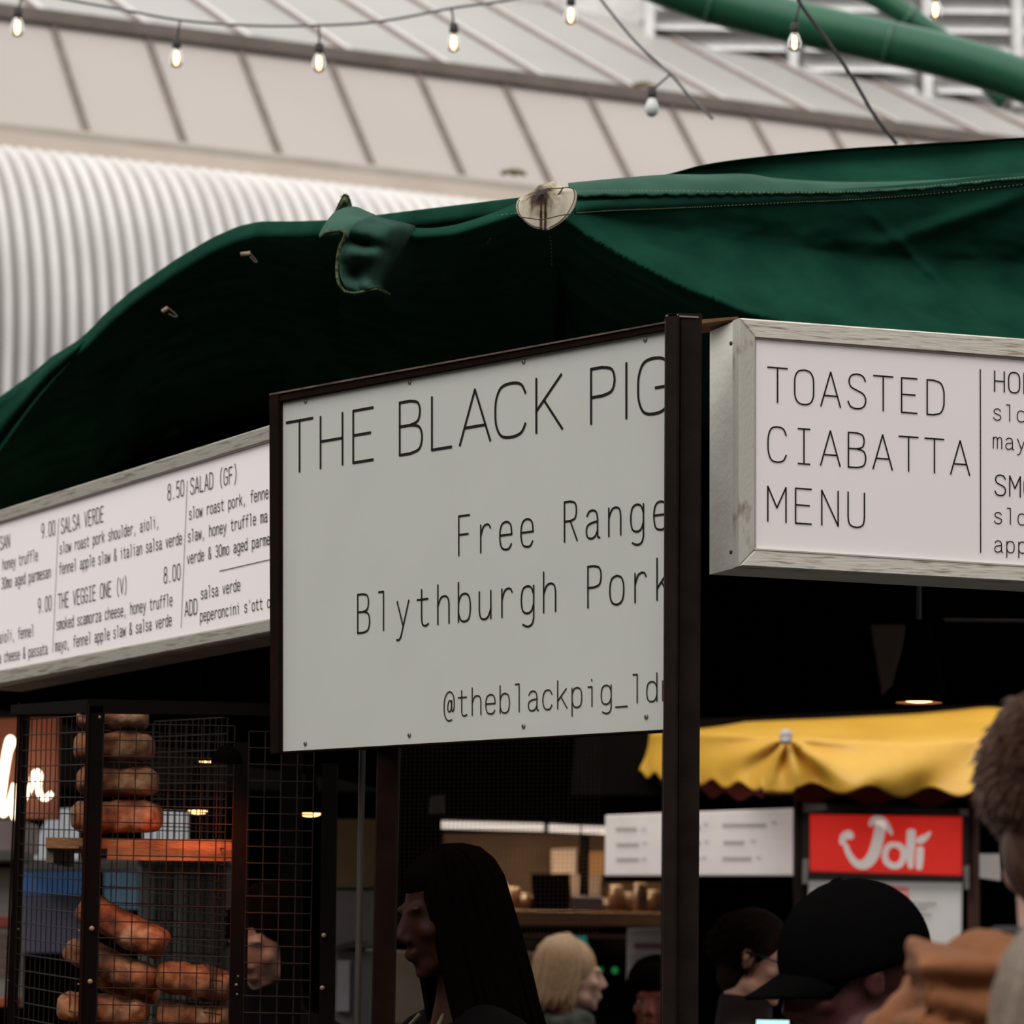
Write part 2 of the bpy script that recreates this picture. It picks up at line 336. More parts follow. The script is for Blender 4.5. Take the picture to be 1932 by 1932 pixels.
# upper pitch: shallower
up_run, up_rise = 3.4, 1.68
def on_top(t): q = on_purlin(t) - b_dir * up_run; q.z = p_l.z + up_rise; return q
nu_ = (on_top(1) - on_top(0)).cross(on_purlin(0) - on_top(0)).normalized()
if nu_.z < 0: nu_ = -nu_
t1b = X2t(305); t9b = X2t(1739); spb = (t9b - t1b) / 8
tsb = [t1b + spb * k for k in range(-8, 17)]
for a, b in zip(tsb, tsb[1:]):
    MB().slab([on_purlin(a + .02), on_purlin(b - .02), on_top(b - .02), on_top(a + .02)], -nu_ * .02).build('roof_pane', M_pane2, rf)
for a in tsb:
    e = e_dir * .04; o = nu_ * .018
    MB().slab([on_purlin(a) - e + o, on_purlin(a) + e + o, on_top(a) + e + o, on_top(a) - e + o], -nu_ * .02).build('glazing_bar', M_bar2, rf)
    MB().slab([on_purlin(a) - e * 1.5 + nu_ * .004, on_purlin(a) - e + nu_ * .03, on_top(a) - e + nu_ * .03, on_top(a) - e * 1.5 + nu_ * .004], -nu_ * .01).build('bar_seal', M_bar, rf)
    MB().slab([on_purlin(a) - e + o + Vector((0, 0, .02)), on_purlin(a) + e + o + Vector((0, 0, .02)), on_purlin(a) + e + o - b_dir * .12 + Vector((0, 0, .06)), on_purlin(a) - e + o - b_dir * .12 + Vector((0, 0, .06))], b_dir * .05).build('bar_clip', M_purlin, rf)
MB().tube([on_top(-3), on_top(16)], .09, 10).build('ridge_beam', M_bar2, rf)
# gutter and fascia
MB().bevbox([on_gut(-3) + b_dir * .25, on_gut(16) + b_dir * .25, on_gut(16) + b_dir * .25 + Vector((0, 0, -.12)), on_gut(-3) + b_dir * .25 + Vector((0, 0, -.12))], -b_dir * .2, .02).build('gutter', M_gut, rf)
q0 = lambda t, dz, dy: on_gut(t) + b_dir * dy + Vector((0, 0, dz))
MB().slab([q0(-3, -.12, .42), q0(16, -.12, .42), q0(16, -.24, .42), q0(-3, -.24, .42)], -b_dir * .2).build('fascia_board', M_cream, rf)
MB().slab([q0(-3, -.12, .42), q0(16, -.12, .42), q0(16, -.1, .2), q0(-3, -.1, .2)], Vector((0, 0, .01))).build('fascia_top', M_cream, rf)
# corrugated barrel roof
zt = zg - .22
prof = [(0.30, 0.0)] + [(.30 + 1.05 * math.sin(a), -1.45 * (1 - math.cos(a))) for a in [i * pi / 2 / 18 for i in range(1, 19)]] + [(1.35, -2.2), (1.35, -3.2), (1.35, -4.8)]
nr = 190; per = .098; rows = []
for j, (dy, dz) in enumerate(prof):
    ang = min(j, 18) / 18 * pi / 2; nn = b_dir * math.sin(ang) + Vector((0, 0, 1)) * math.cos(ang)
    r = []
    for k in range(nr * 6):
        t = -3 + k * per / 6; r.append(on_gut(t) + b_dir * dy + Vector((0, 0, -.22 + dz)) + nn * (.034 * math.sin(2 * pi * k / 6)))
    rows.append(r)
_N = M_corr.node_tree; _b = _N.nodes['Principled BSDF']; _src = _b.inputs['Base Color'].links[0].from_socket   # groove shade painted into the colour, in step with the ribs
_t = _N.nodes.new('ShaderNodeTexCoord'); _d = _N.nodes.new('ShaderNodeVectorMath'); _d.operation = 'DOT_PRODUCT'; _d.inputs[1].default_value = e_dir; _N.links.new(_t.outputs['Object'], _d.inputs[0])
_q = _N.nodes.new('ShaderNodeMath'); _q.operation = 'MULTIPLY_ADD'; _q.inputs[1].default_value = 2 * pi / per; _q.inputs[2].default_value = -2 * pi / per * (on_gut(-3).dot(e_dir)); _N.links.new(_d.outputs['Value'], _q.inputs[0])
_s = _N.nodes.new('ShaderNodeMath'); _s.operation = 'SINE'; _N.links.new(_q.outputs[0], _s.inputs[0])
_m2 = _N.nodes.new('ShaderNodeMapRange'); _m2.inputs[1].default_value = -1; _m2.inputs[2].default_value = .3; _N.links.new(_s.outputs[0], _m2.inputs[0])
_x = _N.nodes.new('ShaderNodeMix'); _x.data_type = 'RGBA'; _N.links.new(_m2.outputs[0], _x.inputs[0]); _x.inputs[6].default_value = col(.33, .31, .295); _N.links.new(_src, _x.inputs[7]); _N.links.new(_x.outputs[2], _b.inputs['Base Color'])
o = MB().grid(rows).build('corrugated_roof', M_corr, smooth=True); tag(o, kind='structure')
# moss tufts on the roof
for (x, y, s) in ((1215, 163, .6), (968, 328, .7)):
    c = P(x, y, 21.3 if y > 250 else 22.6); mb = MB()
    for _ in range(14): mb.ell(c + Vector((random.uniform(-.07, .07), -.05, 0)) + Vector((0, 0, random.uniform(-.02, .02))) * s, (.03 * s, .03 * s, .022 * s), nu=6, nv=4)
    tag(mb.build('moss_tuft', mat('ochre_moss', col(.16, .11, .03), col(.07, .05, .02)), smooth=True, loc=c), 'small ochre moss tuft on the %s of the glass roof' % ('brown purlin' if y < 250 else 'lower edge'), 'moss')
# louvred lantern up behind the tubes
lv = tag(MB().box((P(1100, 0, 27).x - 1, 27.4, P(1200, 90, 27).z), (6.5, 27.6, P(1200, -700, 27).z)).build('roof_lantern', mat('white_lantern_paint', col(.80, .78, .77), rough=.6)), kind='structure')
M_slat = mat('white_louvre', col(.92, .91, .91), rough=.4, emit=col(.9, .9, .9), es=.0); M_dk = mat('brown_grey_shadow_rail', col(.50, .45, .43), rough=.7)
zs0 = P(1700, 150, 26.5).z
for k in range(13):
    z = zs0 + k * .165
    for (xa, xb) in ((1.1, 2.15), (2.3, 3.2), (3.36, 3.95), (4.05, 5.3)):
        MB().slab([(xa, 26.9, z), (xb, 26.9, z), (xb, 27.15, z + .162), (xa, 27.15, z + .162)], (0, .02, .02)).build('louvre', M_slat, lv)
    MB().box((1.0, 27.2, z - .015), (5.4, 27.22, z + .0)).build('rail', M_dk, lv)
for x in (1.05, 2.2, 3.28, 4.0): MB().box((x - .03, 26.85, zs0 - .1), (x + .04, 27.3, zs0 + 2.2)).build('mullion', mat('white_lantern_paint', None), lv)
# green tubes
M_gtube = mat('glossy_green_paint', col(.026, .135, .068), col(.021, .115, .057), rough=.35, scale=3, spec=.5)
def bigtube(name, pts, r, label):
    q = spline([P(*p) for p in pts], 40)
    o = thing(name, label, 'tube', q[0]); MB().tube(q, r, 20).build('tube', M_gtube, o, True)
    for k in (12, 20, 29): MB().tube([q[k], q[k] + (q[k + 1] - q[k]).normalized() * .03], r * 1.03, 20).build('weld_band', M_gtube, o, True)
bigtube('roof_tube', [(700, -330, 15), (940, -180, 15), (1180, -62, 15), (1325, -2, 15), (1500, 42, 15), (1650, 75, 15), (1790, 108, 15), (1932, 153, 15), (2150, 240, 15), (2500, 420, 15), (2800, 620, 15)], .098, 'thick green painted steel tube crossing above the green canopy')
bigtube('roof_tube', [(1380, -190, 17), (1560, -60, 17), (1665, 0, 17), (1745, 55, 17), (1830, 120, 17), (1900, 190, 17)], .058, 'thinner green tube running down behind the thick green one')
bigtube('roof_tube', [(1880, 125, 19), (1920, 128, 19), (1990, 135, 19), (2100, 150, 19)], .06, 'short visible end of green tube at the top right corner')
# festoon lights
M_cable = mat('dark_festoon_cable', col(.05, .045, .045), rough=.8)
M_cable2 = mat('grey_festoon_cable', col(.22, .21, .21), rough=.8)
def cable(name, pts, r, label, m=None):
    tag(MB().tube(spline([P(*p) for p in pts], 60), r, 6).build(name, m or M_cable, smooth=True, loc=None), label, 'cable')
cable('festoon_cable', [(-60, -40, 11), (100, -6, 11), (230, 18, 11), (340, 38, 11), (470, 48, 11), (598, 48, 11), (720, 40, 11), (855, 15, 11), (960, 0, 11), (1080, -30, 11)], .0045, 'festoon cable sagging across the glass roof at the top left', M_cable2)
cable('festoon_cable', [(1120, -20, 10), (1150, 20, 10), (1205, 85, 10), (1265, 140, 10), (1300, 180, 10), (1345, 225, 10)], .0045, 'festoon cable dropping steeply beside the unlit bulb', M_cable2)
cable('festoon_cable', [(1500, -20, 9), (1512, 10, 9), (1560, 75, 9), (1610, 150, 9), (1645, 210, 9), (1670, 245, 9), (1692, 272, 9)], .005, 'dark festoon cable dropping over the green tube to the canopy')
M_bulbglass = bpy.data.materials.new('bulb_glass'); M_bulbglass.use_nodes = True
_n = M_bulbglass.node_tree; _o = _n.nodes['Material Output']; _t = _n.nodes.new('ShaderNodeBsdfTransparent'); _g = _n.nodes.new('ShaderNodeBsdfGlossy'); _m = _n.nodes.new('ShaderNodeMixShader'); _f = _n.nodes.new('ShaderNodeFresnel')
_t.inputs[0].default_value = col(1, .93, .88); _g.inputs['Roughness'].default_value = .05; _f.inputs[0].default_value = 1.4
_n.links.new(_f.outputs[0], _m.inputs[0]); _n.links.new(_t.outputs[0], _m.inputs[1]); _n.links.new(_g.outputs[0], _m.inputs[2]); _n.links.new(_m.outputs[0], _o.inputs[0])
M_fil = mat('glowing_filament', col(1, .8, .5), emit=col(1, .44, .16), es=10)
M_fil0 = mat('pale_unlit_bulb', col(.75, .74, .72), rough=.3)
def bulb(px, py, Y, cord, lit, label, tx=0):
    c = P(px, py, Y); k = Y / 11
    t = thing('festoon_bulb', label, 'light bulb', c, 'bulbs on the festoon strings')
    top = P(px + tx, py - cord, Y)
    MB().tube([c + Vector((0, 0, .045 * k)), top], .0035 * k, 6).build('drop_cord', M_cable, t, True)
    MB().lathe(c, [(.0, .055 * k), (.013 * k, .053 * k), (.015 * k, .03 * k), (.013 * k, .018 * k), (0, .018 * k)], 12).build('lamp_holder', M_cable, t, True)
    MB().lathe(c, [(.011 * k, .02 * k), (.018 * k, .005 * k), (.024 * k, -.015 * k), (.021 * k, -.032 * k), (.01 * k, -.042 * k), (0, -.044 * k)], 16).build('glass_bulb', M_bulbglass if lit else M_fil0, t, True)
    if lit:
        MB().ell(c + Vector((0, 0, -.012 * k)), (.0085 * k, .0085 * k, .024 * k), nu=8, nv=6).build('filament', M_fil, t, True)
bulb(33, 45, 11, 60, 1, 'lit bulb hanging at the left end of the string', 12)
bulb(333, 103, 11, 66, 1, 'lit bulb hanging over the brown purlin, second from the left', 7)
bulb(602, 112, 11, 66, 1, 'lit bulb below the middle of the sagging cable')
bulb(856, 74, 11, 60, 1, 'lit bulb hanging above the canopy loose flap', -4)
bulb(1077, 22, 11, 60, 1, 'lit bulb at the top edge above the round white patch')
bulb(1230, 196, 10, 55, 0, 'unlit pale bulb in front of the brown purlin', 34)
bulb(1499, 73, 9, 66, 1, 'lit bulb in front of the thick green tube', 10)
bulb(1765, 12, 11, 60, 1, 'lit bulb in front of the white louvres')
# ------------------------------------------------------------------ canopy
canopy = thing('canopy', 'dark green canvas canopy sheet spread over the food stall', 'canopy', Vector((0.3, 7.0, 3.0)))
OUT = [(-220, 930), (-100, 835), (0, 750), (60, 707), (100, 672), (130, 655), (160, 634), (200, 592), (250, 548), (330, 492), (400, 450), (450, 428), (490, 419), (560, 419), (640, 416), (720, 406), (800, 396), (900, 384), (990, 373), (1040, 368), (1100, 360)]
def outY(x): return 9.1 - 2.15 * max(-.1, min(1, x / 985))
xs = [-220 + i * 11 for i in range(118)]
def back_sheet():
    rows = [[] for _ in range(30)]
    for x in xs:
        y = slerp(OUT, x, 9); Y = outY(x)
        e = P(x, y, Y)
        lw = 1.0 if x < 760 else .5
        prof = [(0, 0, 0)]
        rows[0].append(Vector((e.x * 1.1, 10.9, e.z - .03))); rows[1].append(e + Vector((0, 1.0, .01))); rows[2].append(e + Vector((0, .25, .01)))
        rows[3].append(e)
        n = 30 - 4
        for j in range(n):
            s = (j + 1) / n
            dy = 480 * s ** 1.55
            # rolls forward at the rim, then turns under and runs back
            f = min(1, dy / 42)
            dY = -.075 * math.sin(f * pi / 2) * lw + max(0, dy - 26) * .0085
            wr = .012 * fbm((x * .012, dy * .01, 3), 1) * min(1, dy / 30)
            rows[4 + j].append(P(x + dy * .10 * (1 if x > 150 else .2), y + dy, Y + dY + wr))
    return rows
solid(MB().grid(back_sheet()).build('canopy_roof_sheet', M_canvas, canopy, True), .002)
# fold lying over the left corner of the sheet
cols = []
for i in range(30):
    t = i / 29; px = 30 + 110 * t
    cols.append((px, t))
rr = []
for j in range(14):
    s = j / 13; r = []
    for i in range(30):
        t = i / 29
        a = Vector((-60 + 210 * t, 792 - 160 * t)) if False else None
        x = -40 + 200 * t; y = slerp(OUT, x, 9) + 9
        x2 = -70 + 185 * t; y2 = 985 - 285 * t ** .8
        r.append(P(x + (x2 - x) * s, y + (y2 - y) * s + 6 * math.sin(s * pi), outY(x) - .12 + .10 * s + .02 * math.sin(s * 9 + t * 4)))
    rr.append(r)
solid(MB().grid(rr).build('canopy_side_drop', M_canvas, canopy, True), .002)
# front sheet from the loose flap to the right
TOP = [(640, 396), (690, 402), (720, 412), (745, 424), (780, 432), (820, 432), (860, 426), (900, 414), (940, 400), (975, 384), (1035, 378), (1085, 374), (1240, 369), (1455, 367), (1634, 364), (1741, 356), (1932, 336), (2300, 310)]
BUL = [(640, 418), (720, 430), (780, 448), (860, 442), (940, 416), (985, 402), (1060, 408), (1090, 432), (1130, 458), (1200, 497), (1300, 548), (1400, 586), (1500, 616), (1700, 668), (1932, 730), (2300, 800)]
xs2 = [640 + i * 5 for i in range(335)]
NR = 96
def frontY(x, py):
    t = slerp(TOP, x, 12); b = slerp(BUL, x, 14); Y0 = 6.95 + (max(0, 985 - x) * .0006) + max(0, x - 1035) * .00045
    k = max(0, min(1, (x - 1050) / 90))
    if py < b:
        f = max(0, (py - t) / max(8, b - t))
        if x > 1050:
            # steep dark upper part, then swings towards us
            dY = -(b - t) * (-.00055 * f + .0027 * max(0, f - .40) ** 1.35) * k - .010 * math.sin(min(1, f * 6) * pi / 2) - .032 * (1 - k) * f
            cr1 = .022 * math.exp(-((py - (450 + (x - 1700) * -.35)) / 16) ** 2) * math.exp(-((x - 1800) / 170) ** 2)
            cr2 = .018 * math.exp(-((py - (480 + (x - 1720) * .95)) / 13) ** 2) * math.exp(-((x - 1800) / 130) ** 2)
            dY += -(cr1 + cr2) + .018 * fbm((x * .006, py * .012, 1.7), 1) * min(1, f * 3) * k
        else: dY = -.055 * math.sin(f * pi / 2)
    else:
        d = py - b
        base = -.055 if x <= 1050 else -(b - t) * (-.00055 + .0027 * .60 ** 1.35) * k - .010 - .032 * (1 - k)
        dY = base + d * .009 * min(1, d / 40 + .1) + .01 * fbm((x * .006, py * .01, 5), 1) * min(1, d / 40)
    return Y0 + dY
rows = [[] for _ in range(NR)]
for x in xs2:
    t = slerp(TOP, x, 12); bottom = 800 if x < 1350 else 830
    for j in range(NR):
        py = t + (bottom - t) * (j / (NR - 1)) ** 1.15
        rows[j].append(P(x, py, frontY(x, py)))
solid(MB().grid(rows).build('canopy_front_sheet', M_canvas, canopy, True), .002)
# upper slope behind the seam
def prow(pts, dY=0): return [P(x, y, Y + dY) for x, y, Y in pts]
o1 = [(1070, 356, 7.15), (1240, 335, 7.3), (1330, 314, 7.36), (1440, 299, 7.42), (1600, 284, 7.5), (1800, 272, 7.6), (1932, 263, 7.66), (2300, 240, 7.9)]
o2 = [(1070, 362, 7.15), (1240, 340, 7.29), (1330, 322, 7.37), (1440, 314, 7.43), (1600, 310, 7.50), (1800, 298, 7.60), (1932, 288, 7.65), (2300, 262, 7.9)]
o3 = [(1070, 368, 7.12), (1240, 350, 7.2), (1330, 340, 7.34), (1440, 335, 7.40), (1600, 338, 7.43), (1800, 328, 7.53), (1932, 318, 7.56), (2300, 290, 7.82)]
o4 = [(1070, 376, 7.02), (1240, 368, 7.08), (1330, 367, 7.12), (1440, 366, 7.18), (1600, 364, 7.24), (1800, 350, 7.36), (1932, 337, 7.42), (2300, 312, 7.65)]
R = [[Vector((p.x * 10.9 / p.y, 10.9, p.z - .05)) for p in prow(o1)], [Vector((p.x * (p.y + .5) / p.y, p.y + .5, p.z - .01)) for p in prow(o1)], [p + Vector((0, .03, -.002)) for p in prow(o1)], prow(o1), prow(o2), prow(o3), prow(o4)]
solid(MB().grid(surf(R, 90, 54)).build('canopy_upper_sheet', M_canvas, canopy, True), .002)
# pale doubled seam flap
s1 = [(1072, 349, 7.06), (1240, 334, 7.14), (1330, 333, 7.17), (1408, 332, 7.2), (1473, 341, 7.23), (1598, 347, 7.3), (1760, 344, 7.38), (1932, 333, 7.45), (2300, 306, 7.7)]
s2 = [(x, y, frontY(x, y + 4) - .012) for x, y in ((1072, 372), (1240, 369.5), (1330, 369), (1408, 368), (1473, 367), (1598, 365), (1760, 356), (1932, 338), (2300, 311))]
R = surf([prow(s1), [a.lerp(b, .5) + Vector((0, -.012, .004)) for a, b in zip(prow(s1), prow(s2))], prow(s2)], 160, 9)
for k in range(160): R[-1][k] = R[-1][k] + Vector((0, 0, .0016 * math.sin(k * .9) + .0012 * math.sin(k * 2.3)))
solid(MB().grid(R).build('seam_flap', M_canvas_pale, canopy, True), .0045)
# pale hem band just under the seam
h2 = [(1085, 403, 6.905), (1240, 394, 6.94), (1330, 390, 6.98), (1408, 387, 7.02), (1490, 382, 7.06), (1598, 378, 7.1), (1741, 367, 7.17), (1932, 348, 7.27), (2300, 323, 7.45)]
hr = [[P(x, y - 22 * (1 - v), frontY(x, max(y - 22 * (1 - v), slerp(TOP, x, 12) + 2)) - .0045) for x, y, _ in [crom([Vector(p) for p in h2], 8 * i / 79) for i in range(80)]] for v in (0, .5, 1)]
solid(MB().grid(hr).build('hem_band', mat('pale_hem_canvas', col(.019, .078, .052), col(.013, .056, .038), rough=.95, scale=12, bump=.0007, bscale=260, spec=.02), canopy, True), .0015)
# stitching: short threads along a path
def stitches(name, pts, Y_off, n, parent, r=.0011, m=None):
    q = spline([P(x, y, Y + Y_off) for x, y, Y in pts], n * 2)
    mb = MB()
    for i in range(0, len(q) - 1, 2): mb.tube([q[i], q[i].lerp(q[i + 1], .75)], r, 5)
    tag(mb.build(name, m or M_thread, parent), kind='stuff')
stitches('stitching', [(x, y, frontY(x, y + 14) - .02) for x, y in [(1089, 361), (1240, 359.5), (1455, 363), (1634, 361), (1741, 352), (1932, 334), (2100, 314)]], -.03, 150, canopy, .0007)
def fpath(pts, n, off=-.007):
    q = spline([Vector((x, y, 0)) for x, y in pts], n); return [(v.x, v.y, frontY(v.x, v.y) + off) for v in q]
stitches('stitching', fpath([(1088, 402), (1160, 397), (1240, 394), (1330, 390), (1490, 382), (1600, 377), (1741, 367), (1932, 348), (2100, 330)], 60), 0, 190, canopy, .0008)
stitches('stitching', fpath([(1037, 436), (1040, 470), (1041, 510), (1040, 545), (1039, 580)], 20), -.01, 22, canopy, .0008)
stitches('stitching', fpath([(890, 420), (935, 407), (980, 402)], 14), 0, 12, canopy, .0007)
# round pale patch with the pole tip pushing it up
C4 = (12.075, 960, 320)
ring = [(260, 630), (420, 565), (560, 480), (640, 400), (700, 345), (900, 300), (1030, 268), (1200, 375), (1450, 432), (1540, 520), (1550, 650), (1500, 850), (1380, 1030), (1200, 1200), (1000, 1325), (870, 1380), (700, 1355), (500, 1290), (300, 1120), (200, 1000), (165, 850), (190, 720), (260, 630)]
ringp = spline([Vector((x, y, 0)) for x, y in ring], 72)
def pt4(x, y, dY): return P(960 + x / 12.075, 320 + y / 12.075, 6.84 + dY)
cx4, cy4 = 760, 560
rows = []
for k in range(14):
    s = k / 13; r = []
    for q in ringp:
        x = cx4 + (q.x - cx4) * s; y = cy4 + (q.y - cy4) * s
        low = max(0, (y - 560) / 800)
        dY = -.030 * (1 - s) ** 1.5 - .010 * (1 - s * s) - .022 + .016 * s - low * .045 + .004 * math.sin(x * .02) * s * (1 - s) * 2
        r.append(pt4(x, y, dY))
    rows.append(r)
_all = [p for r in rows for p in r]; _x0 = min(p.x for p in _all); _x1 = max(p.x for p in _all); _z0 = min(p.z for p in _all); _z1 = max(p.z for p in _all)
_pk = min(_all, key=lambda p: (p - pt4(735, 610, -.05)).length)
BX, BZ = (_pk.x - _x0) / (_x1 - _x0), (_pk.z - _z0) / (_z1 - _z0)
def patch_mat():
    m = bpy.data.materials.new('stained_cream_patch'); m.use_nodes = True; N = m.node_tree; b = N.nodes['Principled BSDF']; L = N.links.new
    t = N.nodes.new('ShaderNodeTexCoord'); sep = N.nodes.new('ShaderNodeSeparateXYZ'); L(t.outputs['Generated'], sep.inputs[0])
    n = N.nodes.new('ShaderNodeTexNoise'); n.inputs['Scale'].default_value = 6; n.inputs['Detail'].default_value = 6; L(t.outputs['Generated'], n.inputs['Vector'])
    def mth(op, a, bb=None):
        q = N.nodes.new('ShaderNodeMath'); q.operation = op
        for i, v in enumerate((a, bb)):
            if v is None: continue
            if isinstance(v, (int, float)): q.inputs[i].default_value = v
            else: L(v, q.inputs[i])
        return q.outputs[0]
    X, Z = sep.outputs['X'], sep.outputs['Z']
    nz = mth('MULTIPLY', mth('SUBTRACT', n.outputs['Fac'], .5), .5)
    # worn hole round the pole tip
    d = mth('SQRT', mth('ADD', mth('POWER', mth('MULTIPLY', mth('SUBTRACT', X, BX), 1.25), 2), mth('POWER', mth('MULTIPLY', mth('SUBTRACT', Z, BZ), 1.0), 2)))
    r1 = mth('ADD', d, nz)
    # two streaks running down from it
    st = mth('ADD', mth('MULTIPLY', mth('ABSOLUTE', mth('SUBTRACT', mth('ABSOLUTE', mth('SUBTRACT', X, BX + .055)), .035)), 9.0), mth('ADD', mth('MULTIPLY', nz, .8), mth('MULTIPLY', mth('MAXIMUM', mth('SUBTRACT', Z, BZ), 0), 3)))
    both = mth('MINIMUM', r1, mth('ADD', st, .06))
    cr = N.nodes.new('ShaderNodeValToRGB'); e = cr.color_ramp.elements
    e[0].position = .10; e[0].color = col(.008, .003, .002); e[1].position = .42; e[1].color = col(.60, .53, .42)
    k = e.new(.19); k.color = col(.10, .055, .03); k = e.new(.28); k.color = col(.36, .29, .2)
    L(both, cr.inputs[0]); L(cr.outputs[0], b.inputs['Base Color']); b.inputs['Roughness'].default_value = .9
    w = N.nodes.new('ShaderNodeTexNoise'); w.inputs['Scale'].default_value = 70; L(t.outputs['Generated'], w.inputs['Vector'])
    bp = N.nodes.new('ShaderNodeBump'); bp.inputs['Distance'].default_value = .001; L(w.outputs['Fac'], bp.inputs['Height']); L(bp.outputs[0], b.inputs['Normal'])
    return m
pa = MB().grid(rows).build('corner_patch', patch_mat(), canopy, True); solid(pa, .002); pa['label'] = 'round cream canvas patch stained dark around the pole tip'
M_brthread = mat('brown_thread', col(.09, .05, .03), rough=.9)
def pstitch(pts, r=.0012):
    MB().tube(spline([pt4(x, y, -.030 - max(0, (y - 560) / 800) * .047 - .004) for x, y in pts], 30), r, 5).build('seam_thread', M_brthread, pa)
pstitch([(270, 1080), (480, 1110), (720, 1140), (900, 1110), (1150, 1050), (1380, 1015)])
pstitch([(900, 435), (1050, 432), (1180, 425), (1350, 410), (1460, 440), (1500, 560), (1480, 720), (1400, 890), (1290, 1060), (1130, 1210), (930, 1320)])
pstitch([(240, 690), (205, 800), (220, 950), (300, 1090), (430, 1210), (580, 1300), (740, 1320)], .001)
pstitch([(1240, 400), (1170, 510), (1110, 590), (1060, 690)], .0016)
# loose flap with frayed binding
C3 = lambda x, y, Y: P(580 + x / 9.2, 360 + y / 9.2, Y)
M_flap = mat('faded_green_flap', col(.030, .078, .056), col(.018, .052, .040), rough=.95, scale=14, bump=.0008, bscale=260, spec=.1)
fl = [
 [(1150, 432, 6.95), (1330, 500, 6.95), (1600, 560, 6.97), (1850, 612, 7.06)],
 [(960, 530, 6.86), (1200, 600, 6.84), (1500, 660, 6.86), (1800, 760, 7.04)],
 [(780, 650, 6.82), (1050, 760, 6.80), (1400, 850, 6.83), (1720, 950, 7.06)],
 [(665, 840, 6.83), (950, 930, 6.86), (1300, 1000, 6.83), (1640, 1120, 7.10)],
 [(600, 1050, 6.81), (900, 1090, 6.77), (1250, 1150, 6.82), (1560, 1280, 7.16)],
 [(560, 1280, 6.82), (850, 1300, 6.82), (1180, 1330, 6.84), (1500, 1440, 7.24)],
 [(570, 1480, 6.80), (830, 1500, 6.84), (1120, 1500, 6.84), (1450, 1580, 7.30)],
 [(640, 1640, 6.78), (850, 1650, 6.78), (1120, 1610, 6.81), (1420, 1680, 7.36)],
 [(760, 1745, 6.79), (930, 1740, 6.77), (1180, 1690, 6.82), (1430, 1780, 7.42)]]
flap = MB().grid(surf([[C3(*p) for p in r] for r in fl], 34, 60)).build('loose_flap', M_flap, canopy, True); solid(flap, .003)
lip = [
 [(470, 395, 6.98), (640, 318, 6.99), (830, 298, 7.0), (1000, 365, 7.0), (1160, 432, 6.99)],
 [(400, 480, 6.93), (600, 400, 6.93), (800, 400, 6.94), (950, 450, 6.94), (1120, 460, 6.95)],
 [(300, 610, 6.86), (500, 540, 6.86), (700, 520, 6.87), (850, 550, 6.87), (960, 540, 6.90)],
 [(215, 770, 6.82), (430, 690, 6.81), (600, 680, 6.81), (700, 720, 6.82), (790, 650, 6.84)],
 [(213, 782, 6.82), (440, 706, 6.81), (612, 705, 6.80), (655, 790, 6.80), (668, 845, 6.82)]]
lp = MB().grid(surf([[C3(*p) for p in r] for r in lip], 40, 34)).build('folded_lip', M_canvas_pale, flap, True); solid(lp, .003)
tip = [[(480, 392, 7.0), (560, 350, 7.0), (640, 322, 7.0), (760, 300, 7.0)], [(560, 220, 7.0), (600, 190, 6.99), (650, 180, 6.99), (730, 190, 7.0)], [(620, 82, 7.0), (640, 78, 7.0), (660, 78, 7.0), (690, 90, 7.0)]]
tp = MB().grid(surf([[C3(*p) for p in r] for r in tip], 16, 16)).build('frayed_tip', M_fray, flap, True); solid(tp, .004)
def binding(pts, r=.0042, fuzz=260):
    q = spline([C3(*p) for p in pts], 80); mb = MB().tube(q, r, 8, sq=.6)
    for _ in range(fuzz):
        k = random.randrange(len(q)); a = Vector((random.gauss(0, 1), random.gauss(0, 1), random.gauss(0, 1))).normalized()
        p = q[k] + a * r * .8; mb.add([p, p + a * random.uniform(.002, .005) + Vector((.0008, 0, .0008)), p + Vector((.0009, 0, .0004))], [(0, 1, 2)])
    mb.build('frayed_edge', M_fray, flap)
binding([(215, 795, 6.81), (330, 720, 6.80), (460, 690, 6.80), (600, 690, 6.79), (650, 745, 6.79), (625, 850, 6.79), (570, 960, 6.79), (535, 1100, 6.79), (515, 1280, 6.79), (515, 1450, 6.78), (550, 1620, 6.76), (650, 1740, 6.76), (800, 1775, 6.75), (980, 1745, 6.76), (1150, 1710, 6.78), (1300, 1740, 6.85), (1420, 1800, 6.9)])
binding([(480, 392, 7.0), (540, 260, 7.0), (600, 140, 7.0), (640, 80, 7.0), (700, 100, 7.0), (740, 200, 7.0), (765, 300, 7.0)], .003, 200)
# toggle ties sewn to the underside
M_tie = mat('cream_cord', col(.45, .36, .26), col(.25, .18, .12), rough=.9, scale=80)
def tie(x, y, Y, pts, lab):
    c = P(x, y, Y); t = thing('cord_toggle', lab, 'cord', c)
    q = [P(x + a, y + b, Y) for a, b in pts]
    MB().tube(spline(q[:3], 12), .0048, 8).build('toggle', M_tie, t, True)
    MB().tube(spline(q[2:], 14), .0013, 6).build('loop', mat('dull_cord', col(.12, .07, .05)), t, True)
tie(466, 482, 7.6, [(-12, -2), (-4, -3), (6, -4), (12, 3), (19, 12), (14, 12), (6, 2)], 'short cream toggle tied below the crest of the dark canopy')
tie(318, 588, 8.0, [(-12, 0), (-6, -4), (-1, -7), (8, 0), (16, 8), (12, 10), (0, 4)], 'tan toggle tied lower on the left canopy slope')
tie(921, 450, frontY(921, 450) - .01, [(1, -12), (3, -6), (1, 0), (-1, 6), (-2, 10), (-1, 8), (1, 2)], 'small cream cord end left of the round patch')
